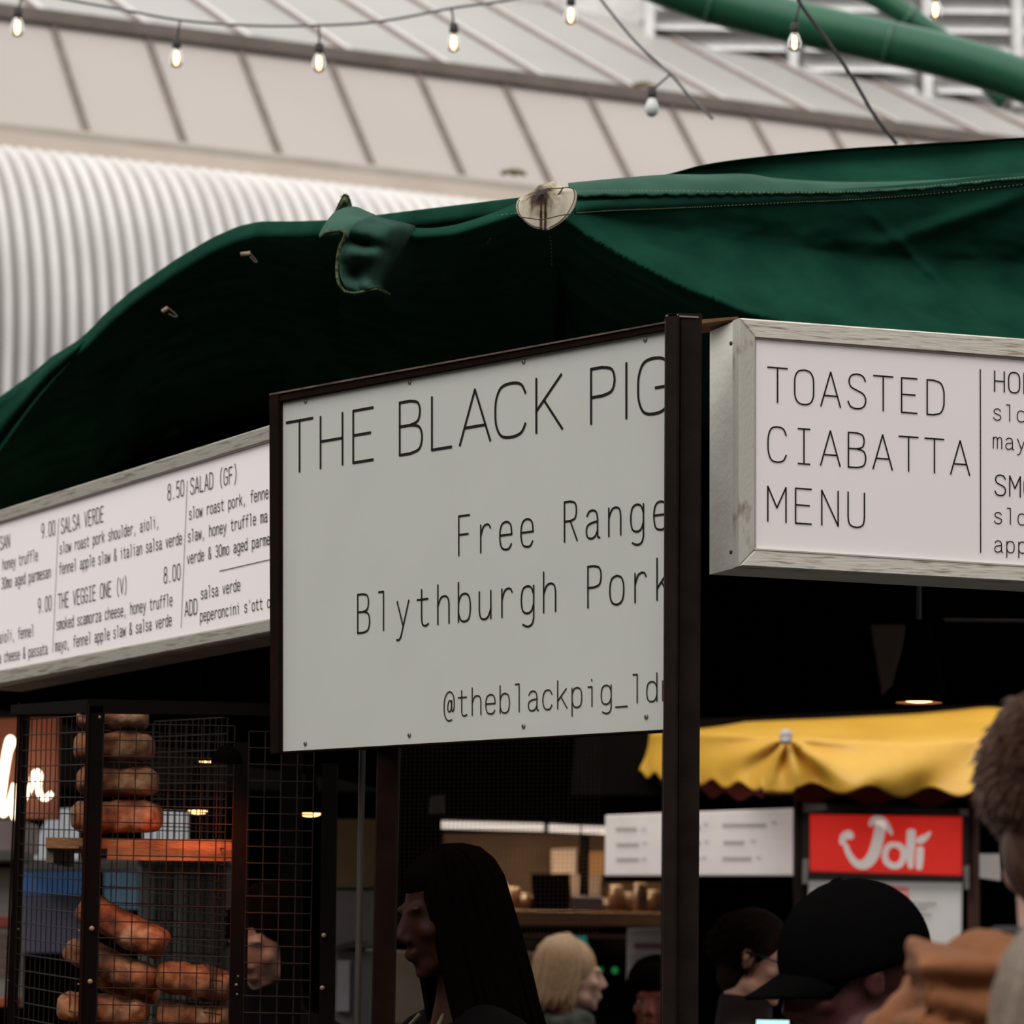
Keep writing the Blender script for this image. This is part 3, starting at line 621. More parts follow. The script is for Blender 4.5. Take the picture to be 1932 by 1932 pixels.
# dark lining, back curtain of the stall
zr = 3.0
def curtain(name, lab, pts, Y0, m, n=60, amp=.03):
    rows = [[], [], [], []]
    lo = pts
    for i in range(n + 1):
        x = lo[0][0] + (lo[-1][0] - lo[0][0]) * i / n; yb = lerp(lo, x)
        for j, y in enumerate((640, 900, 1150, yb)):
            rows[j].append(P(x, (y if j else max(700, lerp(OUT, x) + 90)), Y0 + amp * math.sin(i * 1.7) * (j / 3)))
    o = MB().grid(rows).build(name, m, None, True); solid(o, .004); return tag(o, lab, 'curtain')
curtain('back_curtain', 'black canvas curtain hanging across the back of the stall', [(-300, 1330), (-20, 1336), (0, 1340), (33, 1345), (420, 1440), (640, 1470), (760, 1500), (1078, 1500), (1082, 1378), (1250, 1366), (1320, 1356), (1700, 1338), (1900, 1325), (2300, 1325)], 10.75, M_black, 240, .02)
# ------------------------------------------------------------------ pillar, sign and menu boxes
pil = thing('steel_post', 'tall dark brown steel post between the grey sign and the toasted ciabatta menu', 'post', Vector((P(1285, 1700, 5.95).x, 5.95, 0)))
def post_prism(name, px, Y, w, d, m, parent, top_py, ang=0.0):
    a = P(px[0], top_py, Y); b = P(px[1], 1932, Y)
    dirv = (b - a); k = (0 - b.z) / dirv.z; base = b + dirv * k
    R = Matrix.Rotation(ang, 3, 'Z'); cs = [R @ Vector(v) for v in ((-w / 2, -d / 2, 0), (w / 2, -d / 2, 0), (w / 2, d / 2, 0), (-w / 2, d / 2, 0))]
    bev = []
    for i, c in enumerate(cs):
        p, n = cs[i - 1], cs[(i + 1) % 4]
        bev += [c + (p - c).normalized() * .004, c + (n - c).normalized() * .004]
    V = [base + v for v in bev] + [a + v for v in bev]; n = 8
    Fc = [tuple(range(n))[::-1], tuple(range(n, 2 * n))] + [(i, (i + 1) % n, n + (i + 1) % n, n + i) for i in range(n)]
    return obj(name, V, Fc, m, parent)
post_prism('angle_flange', (1268, 1263), 5.90, .024, .04, M_steel, pil, 596)
post_prism('box_section', (1298, 1290), 5.94, .041, .06, M_steel, pil, 597, .12)
MB().slab([P(1255, 597, 5.88), P(1280, 595, 5.88), P(1280, 592, 5.88), P(1258, 594, 5.88)], (0, .04, 0)).build('end_cap', mat('bare_cut_steel', col(.30, .24, .20), rough=.6), pil)
MB().slab([P(1282, 598, 5.905), P(1318, 600, 5.91), P(1318, 597, 5.91), P(1282, 595, 5.905)], (0, .06, 0)).build('end_cap', MATS['bare_cut_steel'], pil)
# grey sign hung on the post
C5 = (2.2464, 500, 580)
so = P(1262, 1000, 5.98); sd = Vector((-6006, 6500, 0)).normalized(); sd = (right * -6006 + fwd * 6500); sd.z = 0; sd.normalize()
sn = Vector((-sd.y, sd.x, 0)); sn = sn if sn.y < 0 else -sn
SP = Plane(so, sn)
sign = thing('name_sign', 'large grey white name sign with thin black capitals in a brown frame', 'sign', SP(880, 1400))
def quadp(pl, pts, off=0.0): return [pl(x, y, off) for x, y in pts]
MB().slab(quadp(SP, [(531, 760), (1274, 620), (1274, 1376), (531, 1420)]), -sn * .004).build('sign_panel', M_sign, sign)
fr = -sn * .03
MB().slab(quadp(SP, [(508, 743.5), (525, 740.4), (525, 1420), (510, 1421)], .012), fr).build('frame_upright', M_steel_red, sign)
MB().slab(quadp(SP, [(508, 744), (1258, 607.5), (1258, 621), (525, 757)], .010), fr).build('frame_top', M_steel_red, sign)
MB().slab(quadp(SP, [(508, 742.5), (1258, 606), (1258, 609), (508, 746)], .013), fr).build('frame_lip', mat('worn_brown_edge', col(.16, .10, .075), col(.06, .035, .025), rough=.6, scale=30), sign)
MB().slab(quadp(SP, [(510, 1419), (1258, 1376), (1258, 1379), (510, 1422)], .008), fr).build('frame_bottom', M_steel_red, sign)
scr0 = None
for (x, y) in ((173, 398), (614, 317), (1097, 230), (1613, 136), (172, 1848), (613, 1812), (1097, 1774), (1617, 1734)):
    c = SP(500 + x / 2.2464, 580 + y / 2.2464); mb = MB()
    q1 = [c + sn * .0002, c + sn * .0022, c + sn * .0034]
    mb.tube(q1, [.0046, .0044, .0026], 14)
    sc_ = mb.build('screw', M_screw, sign, True)
    a = sd; b = Vector((0, 0, 1)); c2 = c + sn * .0036
    for (u, v) in ((a, b), (b, a)):
        d1 = u * .0018; d2 = v * .0006
        MB().add([c2 - d1 - d2, c2 + d1 - d2, c2 + d1 + d2, c2 - d1 + d2], [(0, 1, 2, 3)]).build('screw_slot', M_ink, sc_)
# headline: each letter on its own measured box
bl = lambda x: 707.5 - .1633 * (x - 90)
tl = lambda x: 485.5 - .1758 * (x - 90)
for n_, (ch, x0, x1) in enumerate((('T', 90, 202), ('H', 226, 337), ('E', 363, 468), ('B', 562, 668), ('L', 697, 797), ('A', 825, 954), ('C', 973, 1112), ('K', 1137, 1262), ('P', 1370, 1486), ('1', 1505, 1557), ('G', 1578, 1720))):
    if ch == '1': GL['1'] = g('5,0 5,20')
    q = lambda x, y: SP(500 + x / 2.2464, 580 + y / 2.2464, .0012)
    O = q(x0, bl(x0) - 3); U = q(x1, bl(x1) - 3) - O; T = q(x0, tl(x0) + 3) - O
    mb = MB(); glyph(mb, ch, O, U, T, .0050, sn); mb.build('letter', M_ink, sign)
line('lettering', SP, 'Free Range', C5, (815, 1052, 886), (1643, 946, 775), sign, M_ink, .0036, .66)
line('lettering', SP, 'Blythburgh Pork', C5, (388, 1381, 1218), (1653, 1241, 1064), sign, M_ink, .0036, .68)
line('lettering', SP, '@theblackpig_ldn', C5, (757, 1738, 1622), (1680, 1667, 1547), sign, M_ink_soft, .0028, .78)
# right light box
bd = (right * 18400 + fwd * 6500); bd.z = 0; bd.normalize()
bn = Vector((bd.y, -bd.x, 0)); bn = bn if bn.y < 0 else -bn
BP = Plane(P(1395, 1000, 5.93), bn)
box = thing('menu_lightbox', 'weathered white menu light box headed toasted ciabatta, right of the brown post', 'sign', BP(1700, 1080))
oT = lambda x: 600 + (x - 1398) * .0735; oB = lambda x: 1068 + (x - 1398) * .0560
iT = lambda x: 637.5 + (x - 1427) * .0765; iB = lambda x: 1036.5 + (x - 1427) * .0605
XR = 2350
MB().slab(quadp(BP, [(1427, iT(1427)), (XR - 30, iT(XR - 30)), (XR - 30, iB(XR - 30)), (1427, iB(1427))], -.006), -bn * .004).build('acrylic_face', M_acr, box)
D = -bn * .03
MB().bevbox(quadp(BP, [(1395, oT(1395)), (XR, oT(XR)), (XR - 30, iT(XR - 30)), (1426, iT(1426))]), D, .003).build('frame_top', M_frame, box)
MB().bevbox(quadp(BP, [(1425, iB(1425)), (XR - 30, iB(XR - 30)), (XR, oB(XR)), (1395, oB(1395))]), D, .003).build('frame_bottom', M_frame, box)
M_framev = mat('weathered_white_upright', col(.55, .52, .46), col(.27, .22, .17), rough=.6, scale=22, stretch=(2, 2, .8), lo=.28, hi=.42, bump=.0008, detail=7)
MB().bevbox(quadp(BP, [(1395, oT(1395)), (1426, iT(1426)), (1425, iB(1425)), (1395, oB(1395))]), D, .003).build('frame_upright', M_framev, box)
MB().bevbox(quadp(BP, [(XR - 30, iT(XR - 30)), (XR, oT(XR)), (XR, oB(XR)), (XR - 30, iB(XR - 30))]), D, .003).build('frame_upright', M_framev, box)
MB().slab(quadp(BP, [(1424, iT(1424) - 1), (XR - 30, iT(XR) - 1), (XR - 30, iT(XR) + 2), (1424, iT(1424) + 2)], -.001), D * .3).build('bead', mat('dark_bead', col(.14, .10, .08)), box)
MB().slab(quadp(BP, [(1424, iB(1424) - 2), (XR - 30, iB(XR) - 2), (XR - 30, iB(XR) + 1), (1424, iB(1424) + 1)], .001), D * .3).build('bead', mat('pale_bead', col(.62, .58, .5)), box)
# box body
c0 = BP(1395, oT(1395), -.03); c1 = BP(1395, oB(1395), -.03)
bt = BP(XR, oT(XR), -.03); bb = BP(XR, oB(XR), -.03)
dep = -bn * .145
e = bd * .004
MB().hexa([c0 + e, c1 + e, bb, bt, c0 + e + dep, c1 + e + dep, bb + dep, bt + dep]).build('box_body', M_paint, box)
for (y) in (648, 1042):
    s_ = P(1381, y, 5.97); MB().ell(s_ - bd * .002, (.003, .004, .004), nu=8, nv=6).build('rust_screw', mat('rust_spot', col(.10, .05, .03), rough=.9), box)
MB().slab([P(1320, 603, 6.06), P(1392, 597, 5.99), P(1392, 601, 5.99), P(1320, 611, 6.06)], (0, .1, 0)).build('top_batten', mat('bare_orange_wood', col(.20, .09, .035), col(.12, .05, .02), rough=.8), box)
C6 = (2.7601, 1240, 560)
W6 = .0029
line('lettering', BP, 'TOASTED', C6, (575, 546, 366), (1398, 611, 431), box, M_ink, W6, .74, off=-.0045)
line('lettering', BP, 'CIABATTA', C6, (575, 857, 674), (1528, 923, 746), box, M_ink, W6, .74, off=-.0045)
line('lettering', BP, 'MENU', C6, (572, 1168, 986), (986, 1197, 1016), box, M_ink, W6, .74, off=-.0045)
Ce = (3.712, 1800, 600)
line('lettering', BP, 'HONEY TRUFFLE', Ce, (278, 513, 370), (381, 521, 378), box, M_ink, .0026, .78, 1, off=-.0045)
line('lettering', BP, 'slow roast pork,', Ce, (272, 713, 600), (440, 726, 614), box, M_ink_soft, .0021, .74, 2, off=-.0045)
line('lettering', BP, 'mayo & parmesan', Ce, (274, 911, 800), (440, 924, 812), box, M_ink_soft, .0021, .74, 2, off=-.0045)
line('lettering', BP, 'SMOKED', Ce, (284, 1240, 1097), (387, 1248, 1105), box, M_ink, .0026, .78, 1, off=-.0045)
line('lettering', BP, 'slow roast pork,', Ce, (278, 1438, 1327), (445, 1448, 1336), box, M_ink_soft, .0021, .74, 2, off=-.0045)
line('lettering', BP, 'apple slaw', Ce, (280, 1638, 1525), (447, 1646, 1534), box, M_ink_soft, .0021, .74, 2, off=-.0045)
def rule(pl, a, b, w, parent, off, m=None):
    mb = MB(); ribbon(mb, [pl(*a, off), pl(*b, off)], w, pl.n); mb.build('divider_line', m or M_ink, parent)
rule(BP, (1849.5, 697), (1850.3, 1042.5), .0024, box, -.0045)
# left light box
ld = (right * -3836 + fwd * 6500); ld.z = 0; ld.normalize()
ln = Vector((-ld.y, ld.x, 0)); ln = ln if ln.y < 0 else -ln
LP = Plane(P(508, 1000, 7.0), ln)
lbx = thing('menu_lightbox', 'long white menu light box with salsa verde and salad columns, left of the grey sign', 'sign', LP(250, 1250))
lt = [(-60, 980.5), (0, 962), (207, 900), (260, 880), (446, 821), (560, 786)]; it = [(-60, 1004), (0, 986), (260, 908), (506, 832.5), (560, 816)]
ib = [(-60, 1276), (0, 1266), (312, 1211), (506, 1168), (560, 1157)]; ob = [(-60, 1302.5), (0, 1291), (260, 1244), (506, 1193.5), (560, 1183)]
xa, xb = -60, 545
def edge(f, x): # straight line fit through the ends of the measured edge
    return f[0][1] + (f[-2][1] - f[0][1]) * (x - f[0][0]) / (f[-2][0] - f[0][0])
MB().slab(quadp(LP, [(xa, edge(it, xa)), (xb, edge(it, xb)), (xb, edge(ib, xb)), (xa, edge(ib, xa))], -.006), -ln * .004).build('acrylic_face', M_acr, lbx)
D = -ln * .03
M_framel = mat('weathered_grey_frame_long', col(.36, .335, .28), col(.15, .115, .085), rough=.6, scale=9, stretch=(1.2, 1.2, 16), lo=.30, hi=.48, bump=.0008, bscale=20, detail=6)
MB().bevbox(quadp(LP, [(xa, edge(lt, xa)), (xb, edge(lt, xb)), (xb, edge(it, xb)), (xa, edge(it, xa))]), D, .003).build('frame_top', M_framel, lbx)
MB().bevbox(quadp(LP, [(xa, edge(ib, xa)), (xb, edge(ib, xb)), (xb, edge(ob, xb)), (xa, edge(ob, xa))]), D, .003).build('frame_bottom', M_framel, lbx)
MB().slab(quadp(LP, [(xa, edge(it, xa) - 1), (xb, edge(it, xb) - 1), (xb, edge(it, xb) + 1.5), (xa, edge(it, xa) + 1.5)], .001), D * .3).build('bead', MATS['dark_bead'], lbx)
M_paintd = mat('dark_box_back', col(.22, .17, .13), col(.12, .09, .07), rough=.8)  # dark brown body, unlike the white one of the right box
q = [LP(xa, edge(lt, xa) + 3, -.03), LP(xb, edge(lt, xb) + 3, -.03), LP(xb, edge(ob, xb) - 3, -.03), LP(xa, edge(ob, xa) - 3, -.03)]
MB().slab(q, -ln * .14).build('box_body', M_paintd, lbx)
Ca = (4.8308, 0, 900); Cb = (4.8308, 260, 820)
sh = lambda x, *y: (x + 1256,) + tuple(v - 386.4 for v in y)
WS, WB = .0027, .0030
Lx = lambda txt, crop, a, b, m=M_ink_soft, w=WS, n1=None, gw=.80: line('lettering', LP, txt, crop, a, b, lbx, m, w, gw, n1, off=-.0045)
Lx('PARMESAN', Ca, (-154, 707, 590), (63, 645, 527), M_ink_soft, WB)
Lx('honey truffle', Ca, (22, 848, 748), (322, 765, 662))
Lx('30mo aged parmesan', Ca, (12, 1022, 922), (440, 917, 813))
Lx('9.00', Ca, (375, 560, 430), (474, 531, 401), M_ink_soft, WB)
Lx('9.00', Ca, (345, 1243, 1112), (442, 1216, 1084), M_ink_soft, WB)
Lx('aioli, fennel', Ca, (-8, 1514, 1413), (286, 1451, 1350))
Lx('a cheese & passata', Ca, (-12, 1696, 1598), (410, 1615, 1515))
Lx('SALSA VERDE', Ca, (555, 517, 382), (913, 413, 275), M_ink_soft, WB)
Lx('slow roast pork shoulder, aioli,', Ca, (543, 703, 603), (1424, 462, 354))
Lx('fennel apple slaw & italian salsa verde', Ca, (538, 888, 786), (1632, 614, 505))
Lx('THE VEGGIE ONE (V)', Ca, (528, 1203, 1070), (1130, 1056, 922), M_ink_soft, WB)
Lx('8.50', Cb, (270, 600, 458), (388, 564, 420), M_ink_soft, WB)
Lx('8.00', Cb, (235, 1355, 1213), (355, 1325, 1182), M_ink_soft, WB)
Lx('smoked scamorza cheese, honey truffle', Ca, (513, 1395, 1293), (1545, 1176, 1066))
Lx('mayo, fennel apple slaw & salsa verde', Ca, (503, 1589, 1487), (1538, 1357, 1249))
Lx('SALAD (GF)', Cb, (478, 546, 402), (872, 436, 290), M_ink, WB)
Lx('slow roast pork, fenne', Cb, (465, 775, 670), (1162, 584, 476))
Lx('slaw, honey truffle ma', Cb, (455, 980, 874), (1152, 798, 692))
Lx('verde & 30mo aged parme', Cb, (448, 1180, 1076), (1142, 1014, 910), n1=21)
Lx('salsa verde', Cb, (573, 1501, 1396), (905, 1424, 1318))
Lx("peperoncini s'ott o", Cb, (565, 1705, 1600), (1108, 1594, 1490), n1=16)
Lx('ADD', Cb, (428, 1655, 1520), (508, 1639, 1502), M_ink, WB)
rule(LP, (533 / 4.83, 900 + 378 / 4.83), (478 / 4.83, 900 + 1598 / 4.83), .0022, lbx, -.0045, M_ink_soft)
rule(LP, (260 + 450 / 4.83, 820 + 420 / 4.83), (260 + 393 / 4.83, 820 + 1758 / 4.83), .0022, lbx, -.0045, M_ink_soft)
rule(LP, (260 + 743 / 4.83, 820 + 1245 / 4.83), (260 + 1230 / 4.83, 820 + 1133 / 4.83), .002, lbx, -.0045, M_ink_soft)
# ------------------------------------------------------------------ stalls beyond
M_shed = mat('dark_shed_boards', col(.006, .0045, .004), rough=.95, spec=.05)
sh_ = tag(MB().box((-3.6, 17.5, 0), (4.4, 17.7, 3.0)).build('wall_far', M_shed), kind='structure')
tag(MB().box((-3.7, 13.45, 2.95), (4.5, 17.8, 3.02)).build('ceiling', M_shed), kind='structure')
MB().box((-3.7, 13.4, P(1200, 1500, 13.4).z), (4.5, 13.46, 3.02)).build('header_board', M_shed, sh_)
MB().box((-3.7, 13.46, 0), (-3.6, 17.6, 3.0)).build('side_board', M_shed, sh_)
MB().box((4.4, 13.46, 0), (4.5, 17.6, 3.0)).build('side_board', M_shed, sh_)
def panel(name, lab, cat, pts, Y, m, th=.03, group=None):
    """a flat thing facing us: pixel corners (clockwise from top left) at depth Y"""
    q = [P(x, y, Y) for x, y in pts]; c = sum(q, Vector()) / 4
    o = thing(name, lab, cat, Vector((c.x, Y, min(v.z for v in q))), group)
    MB().bevbox(q, (0, th, 0), .003).build('board', m, o)
    return o
def rect(x0, y0, x1, y1): return [(x0, y0), (x1, y0), (x1, y1), (x0, y1)]
def strip(parent, name, m, pts, Y, th=.006):
    MB().slab([P(x, y, Y) for x, y in pts], (0, th, 0)).build(name, m, parent)
# yellow awning
M_yel = mat('yellow_awning_canvas', col(.82, .46, .06), col(.74, .39, .045), rough=.42, scale=4, spec=.45, bump=.004, bscale=14)
M_red = mat('dark_red_valance', col(.16, .02, .012), rough=.9)
aw = thing('awning', 'yellow canvas awning with scalloped hem over the far stall', 'awning', P(1485, 1500, 12.6))
AT = [(1082, 1388, 14.3), (1150, 1381, 14.0), (1250, 1374, 13.7), (1350, 1367, 13.5), (1440, 1362, 13.35), (1485, 1360, 13.3), (1560, 1357, 13.3), (1640, 1353, 13.3), (1720, 1349, 13.3), (1800, 1342, 13.3), (1870, 1336, 13.3), (1932, 1345, 13.3), (2100, 1350, 13.3)]
AM = [(1084, 1392, 14.1), (1150, 1388, 13.75), (1250, 1384, 13.3), (1350, 1386, 12.95), (1440, 1392, 12.7), (1485, 1394, 12.55), (1560, 1400, 12.55), (1640, 1402, 12.55), (1720, 1403, 12.55), (1800, 1400, 12.55), (1870, 1398, 12.55), (1932, 1398, 12.55), (2100, 1398, 12.55)]
AH = [(1086, 1440, 14.08), (1150, 1452, 13.7), (1250, 1466, 13.25), (1350, 1478, 12.9), (1440, 1486, 12.6), (1485, 1488, 12.45), (1560, 1487, 12.45), (1640, 1492, 12.45), (1720, 1495, 12.45), (1800, 1494, 12.45), (1870, 1492, 12.45), (1932, 1492, 12.45), (2100, 1492, 12.45)]
nu = 260
tA, tM, tH = (spline([Vector(p) for p in Z], nu) for Z in (AT, AM, AH))
def hem(x):
    if x > 1500: return 9 * math.cos(2 * pi * (x - 1587) / 112)
    if x > 1440: return 8
    return 7 * math.cos(2 * pi * (x - 1424) / (26 + (x - 1080) * .1))
rows = []
for j in range(26):
    s = j / 25; r = []
    for k in range(nu):
        a, m_, h = tA[k], tM[k], tH[k]
        if s < .35: f = s / .35; v = a.lerp(m_, f); v.z += .10 * math.sin(f * pi)
        else:
            f = (s - .35) / .65; v = m_.lerp(h, f); v.y += hem(v.x) * f ** 2
            an = math.atan2((v.y - 1392), (v.x - 1485)); d = math.hypot(v.x - 1485, v.y - 1392)
            fold = .05 * math.cos(an * 9 + .6) * math.exp(-d / 150) * min(1, d / 25)
            sag = .055 * math.sin(min(1, max(0, (v.x - 1500) / 330)) * pi) * math.sin(f * pi) + .03 * math.sin(v.x * .03 + f * 3) * f
            v.z += -fold - sag
        r.append(P(v.x, v.y, v.z))
    rows.append(r)
solid(MB().grid(rows).build('awning_canvas', M_yel, aw, True), .004)
rows = []
for j in range(5):
    rows.append([P(tH[k].x, tH[k].y + (j / 4 - .3) * 26 + (-hem(tH[k].x) + 3) * (j / 4), tH[k].z + .14) for k in range(nu)])
solid(MB().grid(rows).build('red_valance', M_red, aw, True), .003)
MB().ell(P(1483, 1388, 12.47), (.024, .02, .024), nu=14, nv=8).add(*(lambda q: (q.V, q.F))(MB().tube([P(1474, 1398, 12.45), P(1492, 1398, 12.45)], .012, 8))).build('corner_cap', mat('dusty_white_plastic', col(.55, .52, .52), rough=.6), aw, True)
MB().tube([P(1105, 1390, 14.2), P(1105, 1398, 14.2) - Vector((0, 0, P(1105, 1398, 14.2).z))], .02, 8).build('awning_post', M_black, aw)
MB().tube([P(1512, 1480, 12.62), Vector((P(1512, 1480, 12.62).x, 12.62, 0))], .03, 8).build('awning_post', M_steel, aw)
MB().tube([P(1836, 1480, 12.62), Vector((P(1836, 1480, 12.62).x, 12.62, 0))], .022, 8).build('awning_post', mat('red_brown_post', col(.07, .02, .012)), aw)
# far menu light box
M_lit = mat('lit_menu_face', col(.7, .62, .58), emit=col(.85, .76, .71), es=.30)
M_grey_ink = mat('grey_brown_ink', col(.22, .18, .16))
c7 = lambda x, y: (1120 + x / 4.275, 1480 + y / 4.275)
fm = panel('menu_lightbox', 'small glowing white menu box hanging under the yellow awning', 'sign', [c7(100, 248), c7(1622, 190), c7(1622, 730), c7(95, 732)], 12.75, M_lit, .08)
def squiggle(parent, x0, x1, y, h, Y, m, w, name='blurred_text'):
    n = int((x1 - x0) / (h * .42)); pts = []
    for i in range(n * 2 + 1): pts.append(P(x0 + (x1 - x0) * i / (2 * n), y + (h * .5 if i % 2 else -h * (.5 if i % 3 else .25)), Y))
    mb = MB(); ribbon(mb, pts, w, Vector((0, -1, 0))); mb.build(name, m, parent)
for (x0, x1, y) in ((180, 345, 362), (185, 362, 487), (185, 362, 607), (560, 860, 350), (600, 858, 475), (590, 850, 600), (1040, 1392, 330), (1050, 1212, 470), (1040, 1272, 600)):
    a = c7(x0, y); b = c7(x1, y); squiggle(fm, a[0], b[0], a[1], 6.5, 12.744, M_grey_ink, .0035)
for (x, y) in ((400, 360), (410, 470), (400, 600), (905, 320), (910, 460), (890, 590), (1455, 310), (1285, 455), (1330, 590)):
    a = c7(x, y); squiggle(fm, a[0] - 5, a[0] + 5, a[1], 5, 12.744, mat('pale_blue_ink', col(.62, .60, .75)), .003, 'price')
MB().box((P(1143, 1655, 12.75).x, 12.7, P(1143, 1662, 12.75).z), (P(1500, 1655, 12.75).x, 12.85, P(1143, 1653, 12.75).z)).build('lower_rail', M_black, fm)
# red sign: white hand drawn word
c8 = lambda x, y: (1500 + x / 4.275, 1480 + y / 4.275)
js = thing('shop_sign', 'red backlit shop sign with white brush lettering in a dark frame', 'sign', P(1670, 1655, 12.6))
q = lambda L_, Y: [P(*c8(*p), Y) for p in L_]
M_redlit = mat('red_lit_face', col(.55, .02, .012), emit=col(.52, .016, .010), es=.62)
M_alu = mat('dull_silver_frame', col(.30, .27, .25), rough=.5, metal=.3)
M_darkfr = mat('dark_sign_frame', col(.02, .014, .012), rough=.5)
MB().bevbox(q([(118, 240), (1350, 262), (1348, 735), (118, 700)], 12.58), (0, .08, 0), .003).build('sign_face', M_redlit, js)
MB().slab(q([(70, 150), (1400, 200), (1400, 262), (70, 236)], 12.57), (0, .1, 0)).build('frame_top', M_darkfr, js)
MB().slab(q([(70, 150), (250, 155), (260, 205), (70, 225)], 12.565), (0, .01, 0)).build('frame_corner', M_alu, js)
MB().slab(q([(1330, 195), (1400, 200), (1400, 255), (1330, 250)], 12.565), (0, .01, 0)).build('frame_corner', M_alu, js)
MB().slab(q([(70, 700), (1400, 738), (1400, 792), (70, 770)], 12.57), (0, .1, 0)).build('frame_bottom', M_darkfr, js)
MB().slab(q([(62, 236), (118, 238), (118, 700), (62, 760)], 12.575), (0, .1, 0)).build('frame_side', M_darkfr, js)
MB().slab(q([(1350, 262), (1400, 262), (1400, 745), (1348, 735)], 12.575), (0, .1, 0)).build('frame_side', M_darkfr, js)
MB().slab(q([(65, 600), (110, 600), (100, 800), (60, 800)], 12.562), (0, .01, 0)).build('frame_corner', M_alu, js)
MB().slab(q([(1360, 660), (1405, 650), (1405, 840), (1370, 850)], 12.562), (0, .01, 0)).build('frame_corner', M_alu, js)
M_whiteltr = mat('white_sign_lettering', col(.70, .62, .58), emit=col(.8, .70, .66), es=.28)
def brush(pts, name='letter'):
    """pts: x, y, width - a brush stroke of changing width"""
    s_ = spline([Vector(p) for p in pts], len(pts) * 7); L_, R_ = [], []
    for i, p in enumerate(s_):
        t = (s_[min(i + 1, len(s_) - 1)] - s_[max(0, i - 1)]); t.z = 0; t.normalize(); nrm = Vector((-t.y, t.x, 0))
        k = min(1, math.sqrt(max(0, 1 - (1 - min(i, len(s_) - 1 - i) / 2.5) ** 2))) if min(i, len(s_) - 1 - i) < 2.5 else 1
        wd = max(p.z * .5 * max(k, .35), 2)
        L_.append(P(*c8(p.x - nrm.x * wd, p.y - nrm.y * wd), 12.573)); R_.append(P(*c8(p.x + nrm.x * wd, p.y + nrm.y * wd), 12.573))
    MB().grid([L_, R_]).build(name, M_whiteltr, js)
brush([(375, 490, 30), (390, 430, 60), (435, 405, 70), (465, 440, 26)])
brush([(400, 470, 40), (440, 570, 48), (500, 640, 62), (570, 640, 84), (630, 570, 92), (665, 460, 90), (685, 360, 90), (690, 290, 90)])
brush([(600, 335, 30), (640, 288, 60), (700, 300, 76), (750, 350, 50), (785, 410, 14)])
brush([(800, 480, 46), (860, 510, 50), (876, 575, 50), (850, 640, 52), (796, 658, 52), (740, 625, 52), (726, 560, 50), (752, 500, 48), (806, 480, 46)])
brush([(938, 360, 70), (935, 460, 72), (928, 580, 62), (935, 680, 40)])
brush([(1010, 500, 60), (1005, 600, 62), (1000, 690, 46)])
brush([(975, 455, 26), (1010, 450, 62), (1060, 420, 44), (1095, 380, 12)])
# price list under it
pb = thing('price_board', 'white price board with red labels under the red shop sign', 'sign', P(1670, 1760, 12.6))
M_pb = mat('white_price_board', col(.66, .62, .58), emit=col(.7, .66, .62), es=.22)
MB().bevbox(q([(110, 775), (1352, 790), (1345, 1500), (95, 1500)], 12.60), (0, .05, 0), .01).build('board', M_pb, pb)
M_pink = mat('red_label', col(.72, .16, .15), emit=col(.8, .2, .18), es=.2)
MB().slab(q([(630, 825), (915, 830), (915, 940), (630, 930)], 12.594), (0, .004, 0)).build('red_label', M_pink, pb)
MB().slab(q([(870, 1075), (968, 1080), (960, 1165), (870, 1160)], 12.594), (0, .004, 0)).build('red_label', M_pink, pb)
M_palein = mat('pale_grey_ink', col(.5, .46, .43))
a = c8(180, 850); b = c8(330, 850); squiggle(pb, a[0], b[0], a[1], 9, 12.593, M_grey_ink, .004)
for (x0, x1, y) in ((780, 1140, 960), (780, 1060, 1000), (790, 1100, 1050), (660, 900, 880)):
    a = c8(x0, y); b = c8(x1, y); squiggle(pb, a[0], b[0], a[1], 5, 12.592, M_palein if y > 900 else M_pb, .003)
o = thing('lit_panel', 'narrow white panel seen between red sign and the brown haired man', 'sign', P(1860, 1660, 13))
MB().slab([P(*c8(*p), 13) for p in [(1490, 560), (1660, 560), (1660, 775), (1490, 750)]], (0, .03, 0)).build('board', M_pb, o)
# strip lights
M_tubelit = mat('strip_light_tube', col(1, .95, .88), emit=col(1, .86, .74), es=.72)
for (x0, x1, y0, y1, lab) in ((833, 1026, 1556, 1561, 'long lit strip light left of the far menu box'), (1035, 1094, 1562, 1565, 'shorter lit strip light next to the long one'), (1098, 1150, 1565, 1567, 'short lit strip light touching the far menu box')):
    t = thing('strip_light', lab, 'light', P((x0 + x1) / 2, y0, 14), 'strip lights in the far stall')
    MB().tube([P(x0, y0, 14), P(x1, y1, 14)], .016, 10).build('light_tube', M_tubelit, t, True)
    MB().slab([P(x0, y0 - 12, 14.02), P(x1, y1 - 12, 14.02), P(x1, y1 - 7, 14.02), P(x0, y0 - 7, 14.02)], (0, .05, 0)).build('housing', M_darkfr, t)
for x in (900, 1060):
    L_ = bpy.data.lights.new('strip_glow', 'AREA'); L_.energy = 7; L_.color = (1, .72, .45); L_.size = .9; L_.size_y = .05; L_.shape = 'RECTANGLE'
    lo = bpy.data.objects.new('strip_glow', L_); COL.objects.link(lo); lo.location = P(x, 1572, 14.0); lo.rotation_euler = (.25, 0, 0)
